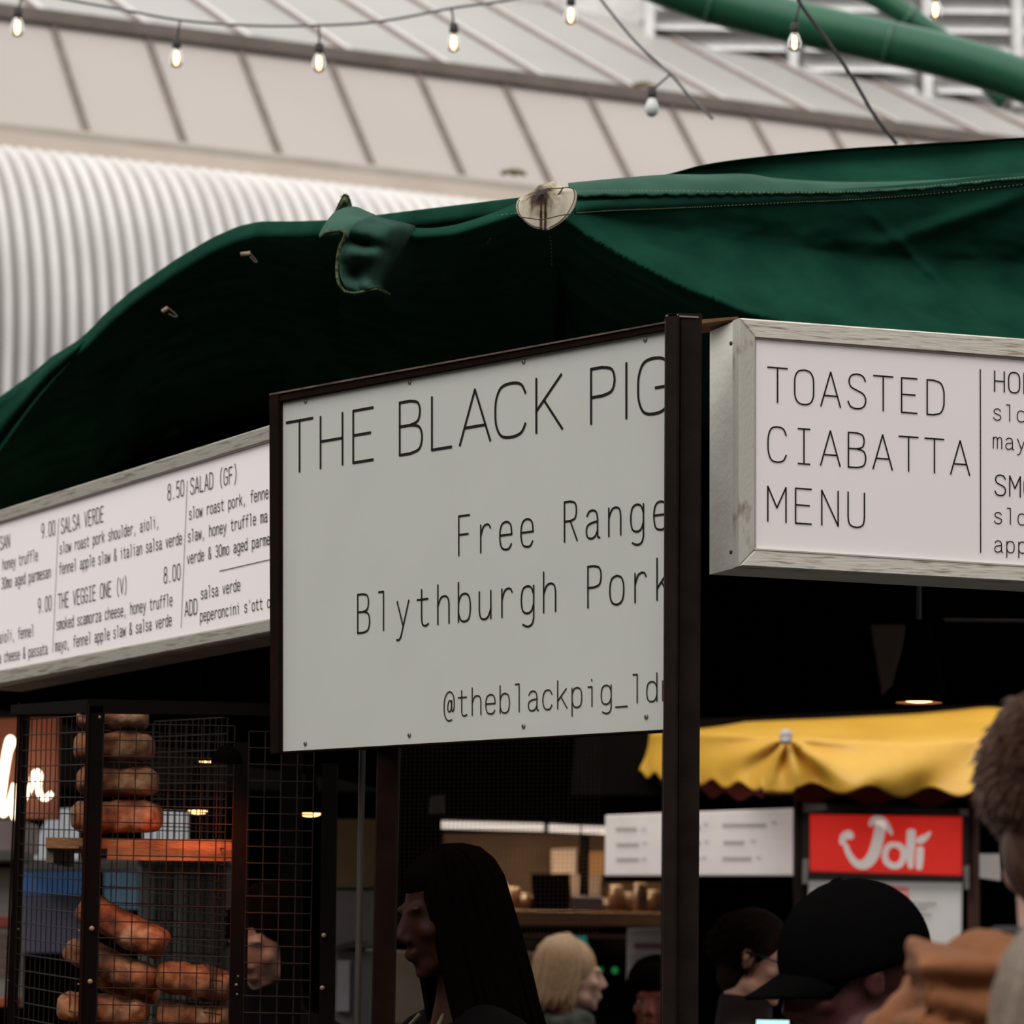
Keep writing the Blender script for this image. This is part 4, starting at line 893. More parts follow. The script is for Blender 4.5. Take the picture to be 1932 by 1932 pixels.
# far kiosk: back panel, shelf, things on it
M_tan = mat('tan_lit_board', col(.075, .042, .022), col(.035, .018, .01), rough=.8, scale=3)
M_brownsh = mat('brown_shelf_board', col(.17, .075, .025), col(.10, .04, .015), rough=.7, scale=5)
k_ = panel('kiosk_wall', 'dim tan wall of the far stall behind the long haired woman', 'stall', rect(836, 1572, 1250, 1720), 14.6, M_tan)
k_ = panel('kiosk_shelf', 'brown wooden counter board running behind the long haired woman', 'shelf', [(940, 1716), (1262, 1722), (1262, 1748), (940, 1746)], 13.9, M_brownsh, .3)
MB().slab([P(940, 1762, 13.9), P(1262, 1764, 13.9), P(1262, 1770, 13.9), P(940, 1768, 13.9)], (0, .3, 0)).build('lower_board', mat('dark_red_board', col(.06, .012, .006)), k_)
MB().bevbox([P(*p, 14.3) for p in rect(820, 1772, 1262, 2600)], (0, .03, 0), .003).build('counter_front', M_shed, k_)
panel('notice', 'pale pinned notice in the middle of the far stall wall', 'notice', [(1040, 1602), (1088, 1600), (1088, 1650), (1040, 1650)], 14.4, mat('pale_paper_dim', col(.24, .19, .16)), .01)
panel('notice', 'faint pale notice below the short strip light', 'notice', [(1075, 1650), (1135, 1650), (1132, 1690), (1078, 1690)], 14.4, mat('dim_paper', col(.14, .10, .08)), .01)
panel('notice', 'ochre notice left of the far menu box', 'notice', [(1100, 1606), (1140, 1606), (1140, 1650), (1096, 1650)], 14.45, mat('ochre_paper', col(.22, .11, .03)), .01)
panel('box', 'black square box standing on the brown counter', 'box', [(1003, 1648), (1076, 1648), (1076, 1718), (1005, 1718)], 14.0, M_black, .2)
panel('box', 'dark blue box beside the black box on the brown counter', 'box', [(1080, 1690), (1138, 1692), (1138, 1718), (1080, 1718)], 14.0, mat('dark_blue_box', col(.03, .035, .07)), .2)
panel('shelf_edge_light', 'short yellow lit shelf edge right of the long haired woman', 'shelf', [(945, 1688), (1012, 1690), (1010, 1699), (944, 1698)], 14.2, mat('yellow_lit_edge', col(.42, .30, .12), emit=col(.5, .36, .16), es=.4), .05)
t = thing('spot_bulb', 'tiny white light right beside the back of the woman\'s head', 'light', P(949, 1671, 13.8)); MB().ell(P(949, 1671, 13.8), (.014, .014, .014), nu=10, nv=6).build('bulb', mat('white_spot', col(1, 1, 1), emit=col(.85, .85, 1), es=3), t, True)
pm = panel('paper_menu', 'grey paper menu with a purple heading left of the brown post', 'menu', [(1184, 1752), (1250, 1750), (1250, 1850), (1181, 1898)], 12.9, mat('grey_menu_paper', col(.26, .225, .21)), .01)
strip(pm, 'heading', mat('purple_ink', col(.09, .02, .045)), [(1196, 1778), (1250, 1779), (1250, 1787), (1196, 1786)], 12.89)
for k in range(6): squiggle(pm, 1190, 1246, 1800 + k * 13, 6, 12.889, mat('grey_ink_mid', col(.15, .13, .125)), .0035)
po_ = panel('poster', 'white poster with a yellow leaf shape left of the blonde woman', 'poster', [(965, 1796), (1028, 1796), (1028, 1890), (965, 1890)], 14.28, mat('cool_white_poster', col(.40, .39, .40)), .01)
lf = [P(1004 + x, 1832 + y, 14.27) for x, y in ((-30, -6), (-16, -26), (-4, -30), (0, -10), (2, 10), (-4, 26), (-12, 30), (-14, 12), (-24, 4))]
MB().add(lf, [tuple(range(len(lf)))]).build('leaf_print', mat('mustard_print', col(.34, .19, .02)), po_)
panel('teal_sign', 'small teal panel just above the blonde woman\'s head', 'sign', [(1034, 1767), (1106, 1767), (1112, 1790), (1028, 1790)], 13.3, mat('teal_panel', col(.01, .16, .13), emit=col(.01, .2, .16), es=.15), .02)
for i, (x, y) in enumerate(((1131, 1831), (1160, 1831))):
    t = thing('green_light', ('brighter' if i == 0 else 'fainter') + ' tiny green light right of the blonde woman', 'light', P(x, y, 14)); MB().ell(P(x, y, 14), (.014, .01, .014), nu=8, nv=6).build('lens', mat('green_led', col(.01, .1, .02), emit=col(.01, .18, .04), es=.6), t, True)
jar0 = None; M_jar = mat('brown_glass_jar', col(.05, .022, .01), rough=.3); M_lidj = mat('dull_jar_lid', col(.16, .11, .07), rough=.5)
for i, (x, h, Y) in enumerate(((968, 40, 14.05), (990, 30, 14.12), (1142, 24, 14.2), (1162, 46, 14.05), (1184, 34, 14.1), (1208, 50, 14.0), (1232, 38, 14.08))):
    b_ = P(x, 1716, Y); b_.z = P(1100, 1718, 13.9).z + .002
    if jar0 is None:
        jar0 = thing('jar', 'brown jar nearest the long haired woman on the far counter', 'jar', b_, 'brown jars on the far stall counter')
        MB().lathe(b_, [(0, 0), (.03, 0), (.032, .01), (.032, .07), (.024, .085), (.022, .09)], 16).build('glass', M_jar, jar0, True)
        MB().lathe(b_, [(.024, .088), (.025, .09), (.025, .104), (0, .105)], 16).build('lid', M_lidj, jar0, True)
        jar0.scale = (1, 1, h / 46)
    else:
        c_ = jar0.copy(); c_['label'] = ('short brown jar directly left of the black square box', 'low jar on the far counter, left end of the row under the far menu box', 'tall brown jar at the left under the far menu box', 'short jar between two taller ones under the far menu box', 'tallest brown jar on the far counter', 'brown jar nearest the brown post on the far counter')[i - 1]; COL.objects.link(c_); c_.location = b_; c_.scale = (1, 1, h / 46)
        for ch in list(jar0.children): d_ = ch.copy(); COL.objects.link(d_); d_.parent = c_
# cupboard seen between the posts left of the woman
cb = thing('tall_cupboard', 'tall cupboard with tan upper panel and grey lower doors between the thin pole and cage', 'cupboard', P(690, 1900, 9.9) * 1.0)
M_tan2 = mat('tan_upper_panel', col(.13, .085, .035), col(.11, .07, .03), rough=.8); M_gl = mat('grey_lilac_panel', col(.12, .105, .11), col(.09, .08, .085), rough=.5)
MB().bevbox([P(*p, 10.6) for p in rect(628, 1545, 712, 1676)], (0, .4, 0), .004).build('upper_panel', M_tan2, cb)
MB().bevbox([P(*p, 10.6) for p in rect(626, 1680, 708, 1790)], (0, .4, 0), .004).build('door', M_gl, cb)
d_ = MB().bevbox([P(*p, 10.6) for p in rect(622, 1794, 706, 2900)], (0, .4, 0), .004).build('door', M_gl, cb)
MB().slab([P(628, 1786, 10.55), P(660, 1776, 10.55), P(700, 1776, 10.55), P(628, 1798, 10.55)], (0, .03, 0)).build('hinge_strap', M_darkfr, cb)
MB().slab([P(636, 1812, 10.57), P(660, 1812, 10.57), P(658, 1908, 10.57), P(634, 1908, 10.57)], (0, .02, 0)).build('paper_strip', mat('pale_lilac_paper', col(.30, .28, .31)), cb)
panel('cream_cloth', 'cream cloth hanging low behind the dark post', 'cloth', [(690, 1790), (860, 1800), (860, 1932), (688, 1932)], 11.2, mat('cream_cloth_dim', col(.46, .37, .28)), .02)
panel('menu_card', 'dim grey card hanging above the left end of the strip light', 'card', [(812, 1503), (838, 1498), (838, 1536), (810, 1536)], 10.73, mat('dim_grey_card', col(.07, .06, .055)), .01)
# things seen through the wire cage
fr_ = thing('display_fridge', 'grey green glass fronted fridge seen through the wire cage', 'fridge', P(350, 1900, 12.4))
for i, (x0, x1, c) in enumerate(((262, 292, .16), (294, 322, .075), (324, 352, .15), (354, 384, .07), (386, 408, .06), (410, 432, .035))):
    MB().bevbox([P(*p, 12.4) for p in rect(x0, 1632, x1, 2300)], (0, .4, 0), .006).build('door_panel', mat('fridge_grey_%d' % i, col(c, c * 1.03, c * .93), rough=.4), fr_)
MB().bevbox([P(*p, 12.38) for p in rect(258, 1616, 436, 1632)], (0, .4, 0), .004).build('top_rail', mat('fridge_rail', col(.09, .085, .08)), fr_)
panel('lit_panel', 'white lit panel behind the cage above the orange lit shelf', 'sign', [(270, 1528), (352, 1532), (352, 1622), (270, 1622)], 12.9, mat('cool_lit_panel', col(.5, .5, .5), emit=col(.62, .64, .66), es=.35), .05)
panel('lit_panel', 'white lit panel behind the left cage side', 'sign', [(96, 1527), (146, 1525), (146, 1622), (50, 1622)], 12.9, MATS['cool_lit_panel'], .05)
panel('blue_screen', 'blue screen seen through the left side of the cage', 'screen', rect(40, 1645, 160, 1688), 13.0, mat('blue_screen_face', col(.05, .13, .3), emit=col(.07, .16, .36), es=.2), .05)
panel('lilac_board', 'grey lilac board below the blue screen', 'board', rect(38, 1690, 160, 1798), 13.0, mat('grey_lilac_board', col(.17, .17, .25)), .05)
panel('pale_shelf', 'pale shelf edge above the blue screen', 'shelf', rect(40, 1622, 300, 1642), 12.8, mat('pale_shelf_edge', col(.22, .21, .19)), .2)
panel('blue_screen', 'light blue screen beside the upper ciabatta', 'screen', rect(196, 1645, 222, 1720), 13.0, mat('pale_blue_face', col(.16, .28, .38), emit=col(.2, .34, .46), es=.12), .05)
panel('blue_screen', 'light blue screen with a grey edge left of the fridge', 'screen', rect(226, 1640, 256, 1715), 12.95, MATS['pale_blue_face'], .05)
# stall at the far left with the neon word
nb = panel('neon_board', 'red brown board with glowing cream neon writing at the left edge', 'sign', [(-80, 1356), (112, 1352), (110, 1546), (-80, 1546)], 10.4, mat('red_brown_board', col(.12, .028, .013), col(.08, .018, .009), rough=.6, scale=2), .04)
M_neon = mat('cream_neon', col(1, .9, .75), emit=col(1, .80, .56), es=3.4)
c5 = lambda x, y: P(x / 3.057, 1300 + y / 3.057, 10.33)
MB().tube(spline([c5(*p) for p in [(-30, 640), (-10, 700), (10, 640), (30, 500), (52, 370), (74, 310), (64, 284), (46, 298), (24, 400), (6, 560), (2, 680), (18, 725), (44, 690), (66, 620), (86, 552), (80, 640), (74, 715), (92, 742), (130, 650), (180, 560), (192, 500), (212, 478), (230, 500), (222, 560), (232, 610), (262, 630), (300, 600)]], 160), .0085, 8).build('neon_tube', M_neon, nb, True)
nl = bpy.data.lights.new('neon_glow', 'POINT'); nl.energy = 3.5; nl.color = (1, .55, .28); nl.shadow_soft_size = .15
o = bpy.data.objects.new('neon_glow', nl); COL.objects.link(o); o.location = P(20, 1450, 10.15)
panel('counter', 'pale pink counter under the neon writing', 'counter', rect(-80, 1548, 40, 1606), 10.8, mat('pale_pink_counter', col(.42, .33, .30)), .4)
panel('counter_rail', 'grey rail under the pale pink counter', 'rail', rect(-80, 1606, 40, 1624), 10.78, mat('grey_rail', col(.15, .15, .14)), .3)
cbd = panel('menu_board', 'pale grey green board with red print at the left edge', 'sign', rect(-80, 1636, 40, 1900), 10.9, mat('grey_green_board', col(.24, .235, .21)), .05)
strip(cbd, 'red_band', mat('soft_red_print', col(.30, .05, .04)), rect(-60, 1730, 26, 1748), 10.89)
for k in range(5): squiggle(cbd, -50, 22, 1762 + k * 18, 11, 10.885, mat('dull_red_print', col(.16, .07, .06)), .006)
panel('orange_box', 'orange box at the left edge low behind the cage', 'box', rect(-60, 1882, 32, 1900), 10.7, mat('orange_card', col(.35, .08, .02)), .1)
# wire screen in front of the far stall
wm = MB()
for k in range(48): 
    x = 742 + k * 8.3; wm.tube([P(x, 1380, 8.6), P(x - 6, 1762, 8.6)], .0004, 3, False)
for k in range(47):
    y = 1384 + k * 8.2; wm.tube([P(740, y + 2, 8.6), P(1140, y - 2, 8.6)], .0004, 3, False)
ws = thing('wire_screen', 'fine dark wire screen behind the grey name sign', 'screen', P(1000, 1760, 8.6)); tag(wm.build('fine_mesh', mat('dark_red_wire', col(.05, .02, .014), rough=.6), ws), kind='stuff')
MB().tube([P(740, 1380, 8.6), P(1254, 1378, 8.6)], .006, 6).build('top_rod', M_steel, ws)
for x in (740, 1254): MB().tube([P(x, 1380, 8.6), Vector((P(x, 1380, 8.6).x, 8.6, 0))], .006, 6).build('side_rod', M_steel, ws)
# pendant lamp on the right
pl_ = thing('pendant_lamp', 'black pendant lamp with glowing warm opening below the ciabatta menu', 'lamp', P(1734, 1325, 8.3))
c = P(1734, 1326, 8.3); sc = 8.3 / F
MB().lathe(c, [(44 * sc, .0), (55 * sc, .004), (52 * sc, .03), (43 * sc, .08), (33 * sc, .12), (27 * sc, .16), (25 * sc, .19), (18 * sc, .2), (0, .2)], 32).build('lamp_shade', M_black, pl_, True)
MB().lathe(c + Vector((0, 0, .006)), [(44 * sc, -.006), (36 * sc, .004), (30 * sc, .03), (15 * sc, .05)], 32).build('shade_lining', mat('warm_shade_lining', col(.5, .25, .1), rough=.5), pl_, True)
MB().ell(c + Vector((0, 0, .012)), (36 * sc, 36 * sc, .012), nu=20, nv=8).build('lamp_glow', mat('warm_bulb', col(1, .8, .5), emit=col(1, .62, .3), es=5), pl_, True)
MB().tube([c + Vector((0, 0, .19)), c + Vector((0, 0, 1.15))], .006, 6).build('cord', M_cable, pl_)
l_ = bpy.data.lights.new('pendant_light', 'SPOT'); l_.energy = 6; l_.color = (1, .5, .2); l_.spot_size = 2.4; l_.shadow_soft_size = .03
o = bpy.data.objects.new('pendant_light', l_); COL.objects.link(o); o.location = c - Vector((0, 0, .02))
bk = panel('wooden_bracket', 'dim brown wooden board behind the pendant lamp', 'board', [(1642, 1178), (1718, 1178), (1712, 1262), (1664, 1314)], 10.68, mat('dim_brown_wood', col(.06, .026, .012), col(.04, .016, .008), scale=12), .02)
panel('ceiling_rail', 'dim tan rail near the top of the stall, right of the pendant lamp', 'rail', [(1782, 1166), (2050, 1170), (2050, 1175), (1786, 1170)], 8.9, mat('dim_tan_rail', col(.10, .06, .035)), .03)
# ------------------------------------------------------------------ wire cage full of ciabatta
YF, YB = 7.2, 7.62
cage = thing('wire_cage', 'tall black wire mesh cage holding ciabatta loaves below the left menu', 'cage', Vector((P(320, 1900, YF).x, YF, 0)))
M_wire = mat('black_cage_wire', col(.02, .010, .007), rough=.6, spec=.12)
M_cage = mat('black_cage_frame', col(.005, .003, .0025), rough=.8, spec=.05)
def cpost(xt, xb, yt, w, Y, m=None, name='corner_post', d=.03):
    a = P(xt, yt, Y); b = P(xb, 1932, Y); b = b + (b - a) * ((0 - b.z) / (b - a).z)
    h = Vector((w / 2, 0, 0)); MB().hexa([b - h, b + h, b + h + Vector((0, d, 0)), b - h + Vector((0, d, 0)), a - h, a + h, a + h + Vector((0, d, 0)), a - h + Vector((0, d, 0))]).build(name, m or M_cage, cage)
cpost(46, 20, 1330, .020, YB); cpost(35, 8, 1325, .004, YB - .002, M_steel_red, 'post_edge', .006)
cpost(181, 166, 1332, .031, YF); cpost(166, 150, 1330, .007, YF - .004, M_steel_red, 'post_edge', .01)
cpost(455, 448, 1400, .034, YF); cpost(622, 616, 1440, .032, YF); cpost(550, 548, 1400, .045, YF + .3)
MB().slab([P(20, 1330, YB), P(181, 1318, YF), P(181, 1345, YF), P(20, 1348, YB)], (.0, .02, 0)).build('top_rail', M_cage, cage)
MB().slab([P(165, 1318, YF), P(640, 1330, YF), P(640, 1352, YF), P(165, 1345, YF)], (.0, .02, 0)).build('top_rail', M_cage, cage)
def mesh(o, eu, ev, nu, nv, du, dv, r, name='mesh_panel', m=None):
    mb = MB()
    for i in range(nu + 1): mb.tube([o + eu * (i * du), o + eu * (i * du) + ev * (nv * dv)], r, 5, False)
    for j in range(nv + 1): mb.tube([o + ev * (j * dv) + Vector((0, -.002, 0)), o + ev * (j * dv) + eu * (nu * du) + Vector((0, -.002, 0))], r, 5, False)
    return tag(mb.build(name, m or M_wire, cage), kind='stuff')
vdir = (P(192, 1932, YF) - P(204, 1460, YF)).normalized()
hdir = (P(440, 1585, YF) - P(196, 1580, YF)).normalized()
s_ = .0342
mesh(P(196, 1365, YF), hdir, vdir, 8, 22, s_, s_, .0013)
mesh(P(188, 1378, YF + .40), (P(440, 1650, YF) - P(196, 1640, YF)).normalized(), vdir, 8, 22, s_, s_, .0013)
mesh(P(470, 1380, YF), hdir, vdir, 4, 22, s_, s_, .0013)
dirs = (P(42, 1500, YB) - P(166, 1500, YF)); L0 = dirs.length; dirs.normalize()
mesh(P(166, 1350, YF), dirs, vdir, 13, 22, L0 / 13, s_, .0013)
mesh(P(168, 1350, YF) + Vector((.29, .0, 0)), dirs, vdir, 13, 22, L0 / 13, s_, .0013)
# bolts
for (x, y, Y, r) in ((173, 1752, YF - .008, .0055), (170, 1852, YF - .008, .0055), (35, 1753, YB, .002), (15, 1850, YB, .002), (149, 1756, YF - .008, .002), (148, 1857, YF - .008, .002), (611, 1765, YF - .008, .005), (608, 1864, YF - .008, .005), (188, 1353, YF - .008, .003), (446, 1858, YF - .008, .003), (449, 1842, YF - .008, .002), (447, 1876, YF - .008, .002)):
    MB().ell(P(x, y, Y), (r, r * .6, r), nu=10, nv=6).build('bolt', mat('dull_bolt', col(.28, .20, .15), rough=.5, metal=.2), cage, True)
# shelf
M_shelf = mat('rough_pine_shelf', col(.34, .15, .06), col(.19, .08, .03), rough=.9, scale=16, stretch=(1, 1, 4), bump=.002, bscale=90)
zs = P(300, 1583, YF + .04).z; xl = P(200, 1600, YF).x; xr = P(436, 1600, YF).x
MB().box((xl - .13, YF + .03, zs - .022), (xr, YF + .38, zs)).build('shelf_board', M_shelf, cage)
MB().box((xl, YF + .022, zs - .045), (xr, YF + .045, zs - .018)).build('shelf_lip', M_shelf, cage)
MB().box((xl - .13, YF + .045, zs - .052), (xl - .115, YF + .38, zs - .0)).build('shelf_end', mat('grey_shelf_end', col(.16, .13, .10), col(.10, .08, .06), rough=.9, scale=30), cage)
zl = P(300, 1946, YF).z
MB().box((xl - .13, YF + .03, zl - .04), (xr, YF + .38, zl)).build('shelf_board', M_shelf, cage)
# loaves
def bread_mat():
    m = mat('floury_ciabatta_crust', col(.30, .11, .036), col(.09, .024, .008), rough=.8, scale=22, lo=.38, hi=.62, bump=.003, bscale=70, detail=8)
    N = m.node_tree; b = N.nodes['Principled BSDF']; src = b.inputs['Base Color'].links[0].from_socket
    t = N.nodes.new('ShaderNodeTexCoord'); n = N.nodes.new('ShaderNodeTexNoise'); n.inputs['Scale'].default_value = 11; n.inputs['Detail'].default_value = 8; N.links.new(t.outputs['Object'], n.inputs['Vector'])
    r = N.nodes.new('ShaderNodeValToRGB'); r.color_ramp.elements[0].position = .58; r.color_ramp.elements[1].position = .74; N.links.new(n.outputs['Fac'], r.inputs[0])
    mx = N.nodes.new('ShaderNodeMix'); mx.data_type = 'RGBA'; N.links.new(r.outputs[0], mx.inputs[0]); N.links.new(src, mx.inputs[6]); mx.inputs[7].default_value = col(.48, .34, .21); N.links.new(mx.outputs[2], b.inputs['Base Color'])
    return m
M_bread = bread_mat()
def loaf(x0, y0, x1, y1, h, Y0, Y1, lab, grp, depth=.11, seed=0):
    a = P(x0, y0, Y0); b = P(x1, y1, Y1); ax = (b - a); L_ = ax.length; ax.normalize()
    upv = (Vector((0, 0, 1)) - ax * ax.z).normalized(); dv = ax.cross(upv)
    hh = h / F * Y0 / 2; c = (a + b) / 2; V = []; Fc = []; nu, nv = 30, 44
    for i in range(nv + 1):
        t = -1 + 2 * i / nv; e = (1 - abs(t) ** 8) ** .42
        for k in range(nu):
            an = 2 * pi * k / nu; ca, sa = math.cos(an), math.sin(an)
            cc = math.copysign(abs(ca) ** .62, ca); ss = math.copysign(abs(sa) ** .68, sa)
            p = Vector((t * L_ / 2, cc * depth / 2 * e, ss * hh * e * (1 if ss > 0 else .8)))
            d = 1 + .23 * fbm(p + Vector((seed * 3.1, 0, 0)), 15, 3) + .07 * noise.noise((p + Vector((seed, 1, 2))) * 60)
            V.append(c + ax * p.x * (1 + .01 * d) + dv * p.y * d + upv * p.z * d)
    for i in range(nv):
        for k in range(nu): k2 = (k + 1) % nu; Fc.append((i * nu + k, i * nu + k2, (i + 1) * nu + k2, (i + 1) * nu + k))
    t = thing('ciabatta_loaf', lab, 'bread', Vector((c.x, c.y, c.z - hh)), grp)
    obj('crust', V, Fc, M_bread, t, True)
    mb = MB()   # split along the top
    pts = []
    for i in range(9):
        s = -.7 + 1.4 * i / 8; pts.append(c + ax * (s * L_ / 2) + upv * hh * (.93 + .03 * math.sin(i * 2 + seed)) - dv * (.012 * math.sin(i * 1.3 + seed)))
    return t
G1, G2 = 'ciabatta loaves stacked on the upper shelf', 'ciabatta loaves piled at the bottom of the cage'
yb = YF + .13
loaf(134, 1546, 306, 1544, 66, yb, yb, 'plump ciabatta resting directly on the orange lit shelf', G1, .13, 1)
loaf(146, 1478, 300, 1478, 60, yb, yb, 'second ciabatta up, above the plump one on the shelf', G1, .12, 2)
loaf(140, 1414, 292, 1414, 58, yb, yb, 'third ciabatta up in the dark part of the stack', G1, .12, 3)
loaf(146, 1356, 280, 1356, 52, yb, yb, 'topmost ciabatta of the stack, lost in shadow', G1, .12, 4)
loaf(150, 1712, 310, 1792, 64, YF + .12, YF + .10, 'long ciabatta sloping down to the right on top of the lower pile', G2, .12, 5)
loaf(132, 1790, 290, 1860, 60, YF + .16, YF + .10, 'mottled ciabatta lying under the long sloping one', G2, .12, 6)
loaf(292, 1844, 440, 1866, 66, YF + .12, YF + .14, 'broad ciabatta at the right of the lower pile', G2, .13, 7)
loaf(108, 1902, 282, 1912, 60, YF + .13, YF + .13, 'pale floury ciabatta at the bottom left of the pile', G2, .13, 8)
loaf(296, 1918, 438, 1918, 54, YF + .15, YF + .15, 'bottom right ciabatta under the broad one', G2, .12, 9)
loaf(180, 1846, 300, 1884, 40, YF + .27, YF + .27, 'ciabatta wedged in the middle at the back of the lower pile', G2, .1, 10)
# heat lamps over the counter
M_amber = mat('amber_lamp_face', col(1, .7, .3), emit=col(1, .55, .22), es=5)
for (x, y, Y, w_, lab) in ((390, 1437, 8.1, 15, 'heat lamp with a thin gleam high in the cage'), (374, 1530, 8.8, 20, 'heat lamp glowing behind the cage mesh above the shelf'), (585, 1535, 8.8, 21, 'heat lamp glowing between the two right cage posts')):
    c = P(x, y, Y); k = Y / F; t = thing('heat_lamp', lab, 'lamp', c, 'heat lamps inside the stall')
    MB().lathe(c, [(w_ * 1.02 * k, 0), (w_ * 1.05 * k, .004), (w_ * .9 * k, .04), (w_ * .5 * k, .08), (w_ * .4 * k, .12), (0, .125)], 24).build('lamp_shade', M_black, t, True)
    MB().ell(c + Vector((0, 0, .0)), (w_ * .95 * k, w_ * .95 * k, .008 if y > 1500 else .002), nu=20, nv=8).build('lamp_face', M_amber, t, True)
    MB().tube([c + Vector((0, 0, .12)), Vector((c.x, c.y, 2.55))], .003, 6).build('cord', M_black, t)
    MB().tube([Vector((c.x, c.y, 2.55)), Vector((c.x, 10.76, 2.56))], .006, 6).build('hanging_arm', M_black, t)
    l_ = bpy.data.lights.new('heat_light', 'SPOT'); l_.energy = 3; l_.color = (1, .33, .08); l_.spot_size = 2.2; l_.shadow_soft_size = .03
    o = bpy.data.objects.new('heat_light', l_); COL.objects.link(o); o.location = c - Vector((0, 0, .015))
# the lamp that warms the bread: hangs in front of the cage under the sign
c = P(428, 1440, YF - .13); t = thing('heat_lamp', 'small black heat lamp on a short arm in the dark above the cage', 'lamp', c)
MB().lathe(c, [(.032, 0), (.033, .003), (.028, .02), (.012, .035), (0, .037)], 24).build('lamp_shade', M_black, t, True)
MB().tube([c + Vector((0, 0, .034)), P(450, 1425, YF)], .004, 6).build('lamp_arm', M_cage, t)
l_ = bpy.data.lights.new('bread_light', 'SPOT'); l_.energy = 5; l_.color = (1, .16, .018); l_.spot_size = 2.0; l_.spot_blend = .7; l_.shadow_soft_size = .04
o = bpy.data.objects.new('bread_light', l_); COL.objects.link(o); o.location = c - Vector((0, 0, .01)); o.rotation_euler = Vector((-.35, .30, -.8)).to_track_quat('-Z', 'Y').to_euler()
# other posts of the stall
def stall_post(name, lab, xt, xb, yt, Y, w, m):
    a = P(xt, yt, Y); b = P(xb, 1932, Y); b = b + (b - a) * ((0 - b.z) / (b - a).z)
    t = thing(name, lab, 'post', b); h = Vector((w / 2, 0, 0)); dd = Vector((0, w, 0)); g_ = .15
    V = []; 
    for c_ in (b, a):
        for (sx_, sy_) in ((-1, .15), (-.85, 0), (.85, 0), (1, .15), (1, 1), (-1, 1)): V.append(c_ + h * sx_ + dd * sy_)
    obj('shaft', V, [tuple(range(6))[::-1], tuple(range(6, 12))] + [(i, (i + 1) % 6, 6 + (i + 1) % 6, 6 + i) for i in range(6)], m, t)
stall_post('stall_post', 'thick dark post in front of the long haired woman', 733, 722, 1390, 6.55, .044, M_steel_red)
t = thing('thin_pole', 'thin round dull metal pole left of the thick dark post', 'pole', P(681, 1932, 6.7))
a = P(684, 1400, 6.7); b = P(674, 1932, 6.7); b = b + (b - a) * ((0 - b.z) / (b - a).z)
MB().tube([b, a], .0065, 10).build('shaft', mat('dull_brown_pole', col(.022, .014, .010), rough=.6, spec=.2), t, True)
# ------------------------------------------------------------------ people
def remesh(mb, voxel, name, m, parent, smooth=4, disp=None):
    me = bpy.data.meshes.new('tmp'); me.from_pydata([tuple(v) for v in mb.V], [], mb.F); me.update()
    o = bpy.data.objects.new('tmp', me); COL.objects.link(o)
    r = o.modifiers.new('r', 'REMESH'); r.mode = 'VOXEL'; r.voxel_size = voxel; r.use_smooth_shade = True
    s = o.modifiers.new('s', 'SMOOTH'); s.factor = .5; s.iterations = smooth
    ev = o.evaluated_get(bpy.context.evaluated_depsgraph_get()); m2 = bpy.data.meshes.new_from_object(ev)
    V = [v.co.copy() for v in m2.vertices]; Fc = [tuple(p.vertices) for p in m2.polygons]
    if disp:
        N_ = [v.normal.copy() for v in m2.vertices]; V = [v + n * disp(v, n) for v, n in zip(V, N_)]
    bpy.data.objects.remove(o); bpy.data.meshes.remove(me); bpy.data.meshes.remove(m2)
    return obj(name, V, Fc, m, parent, True)
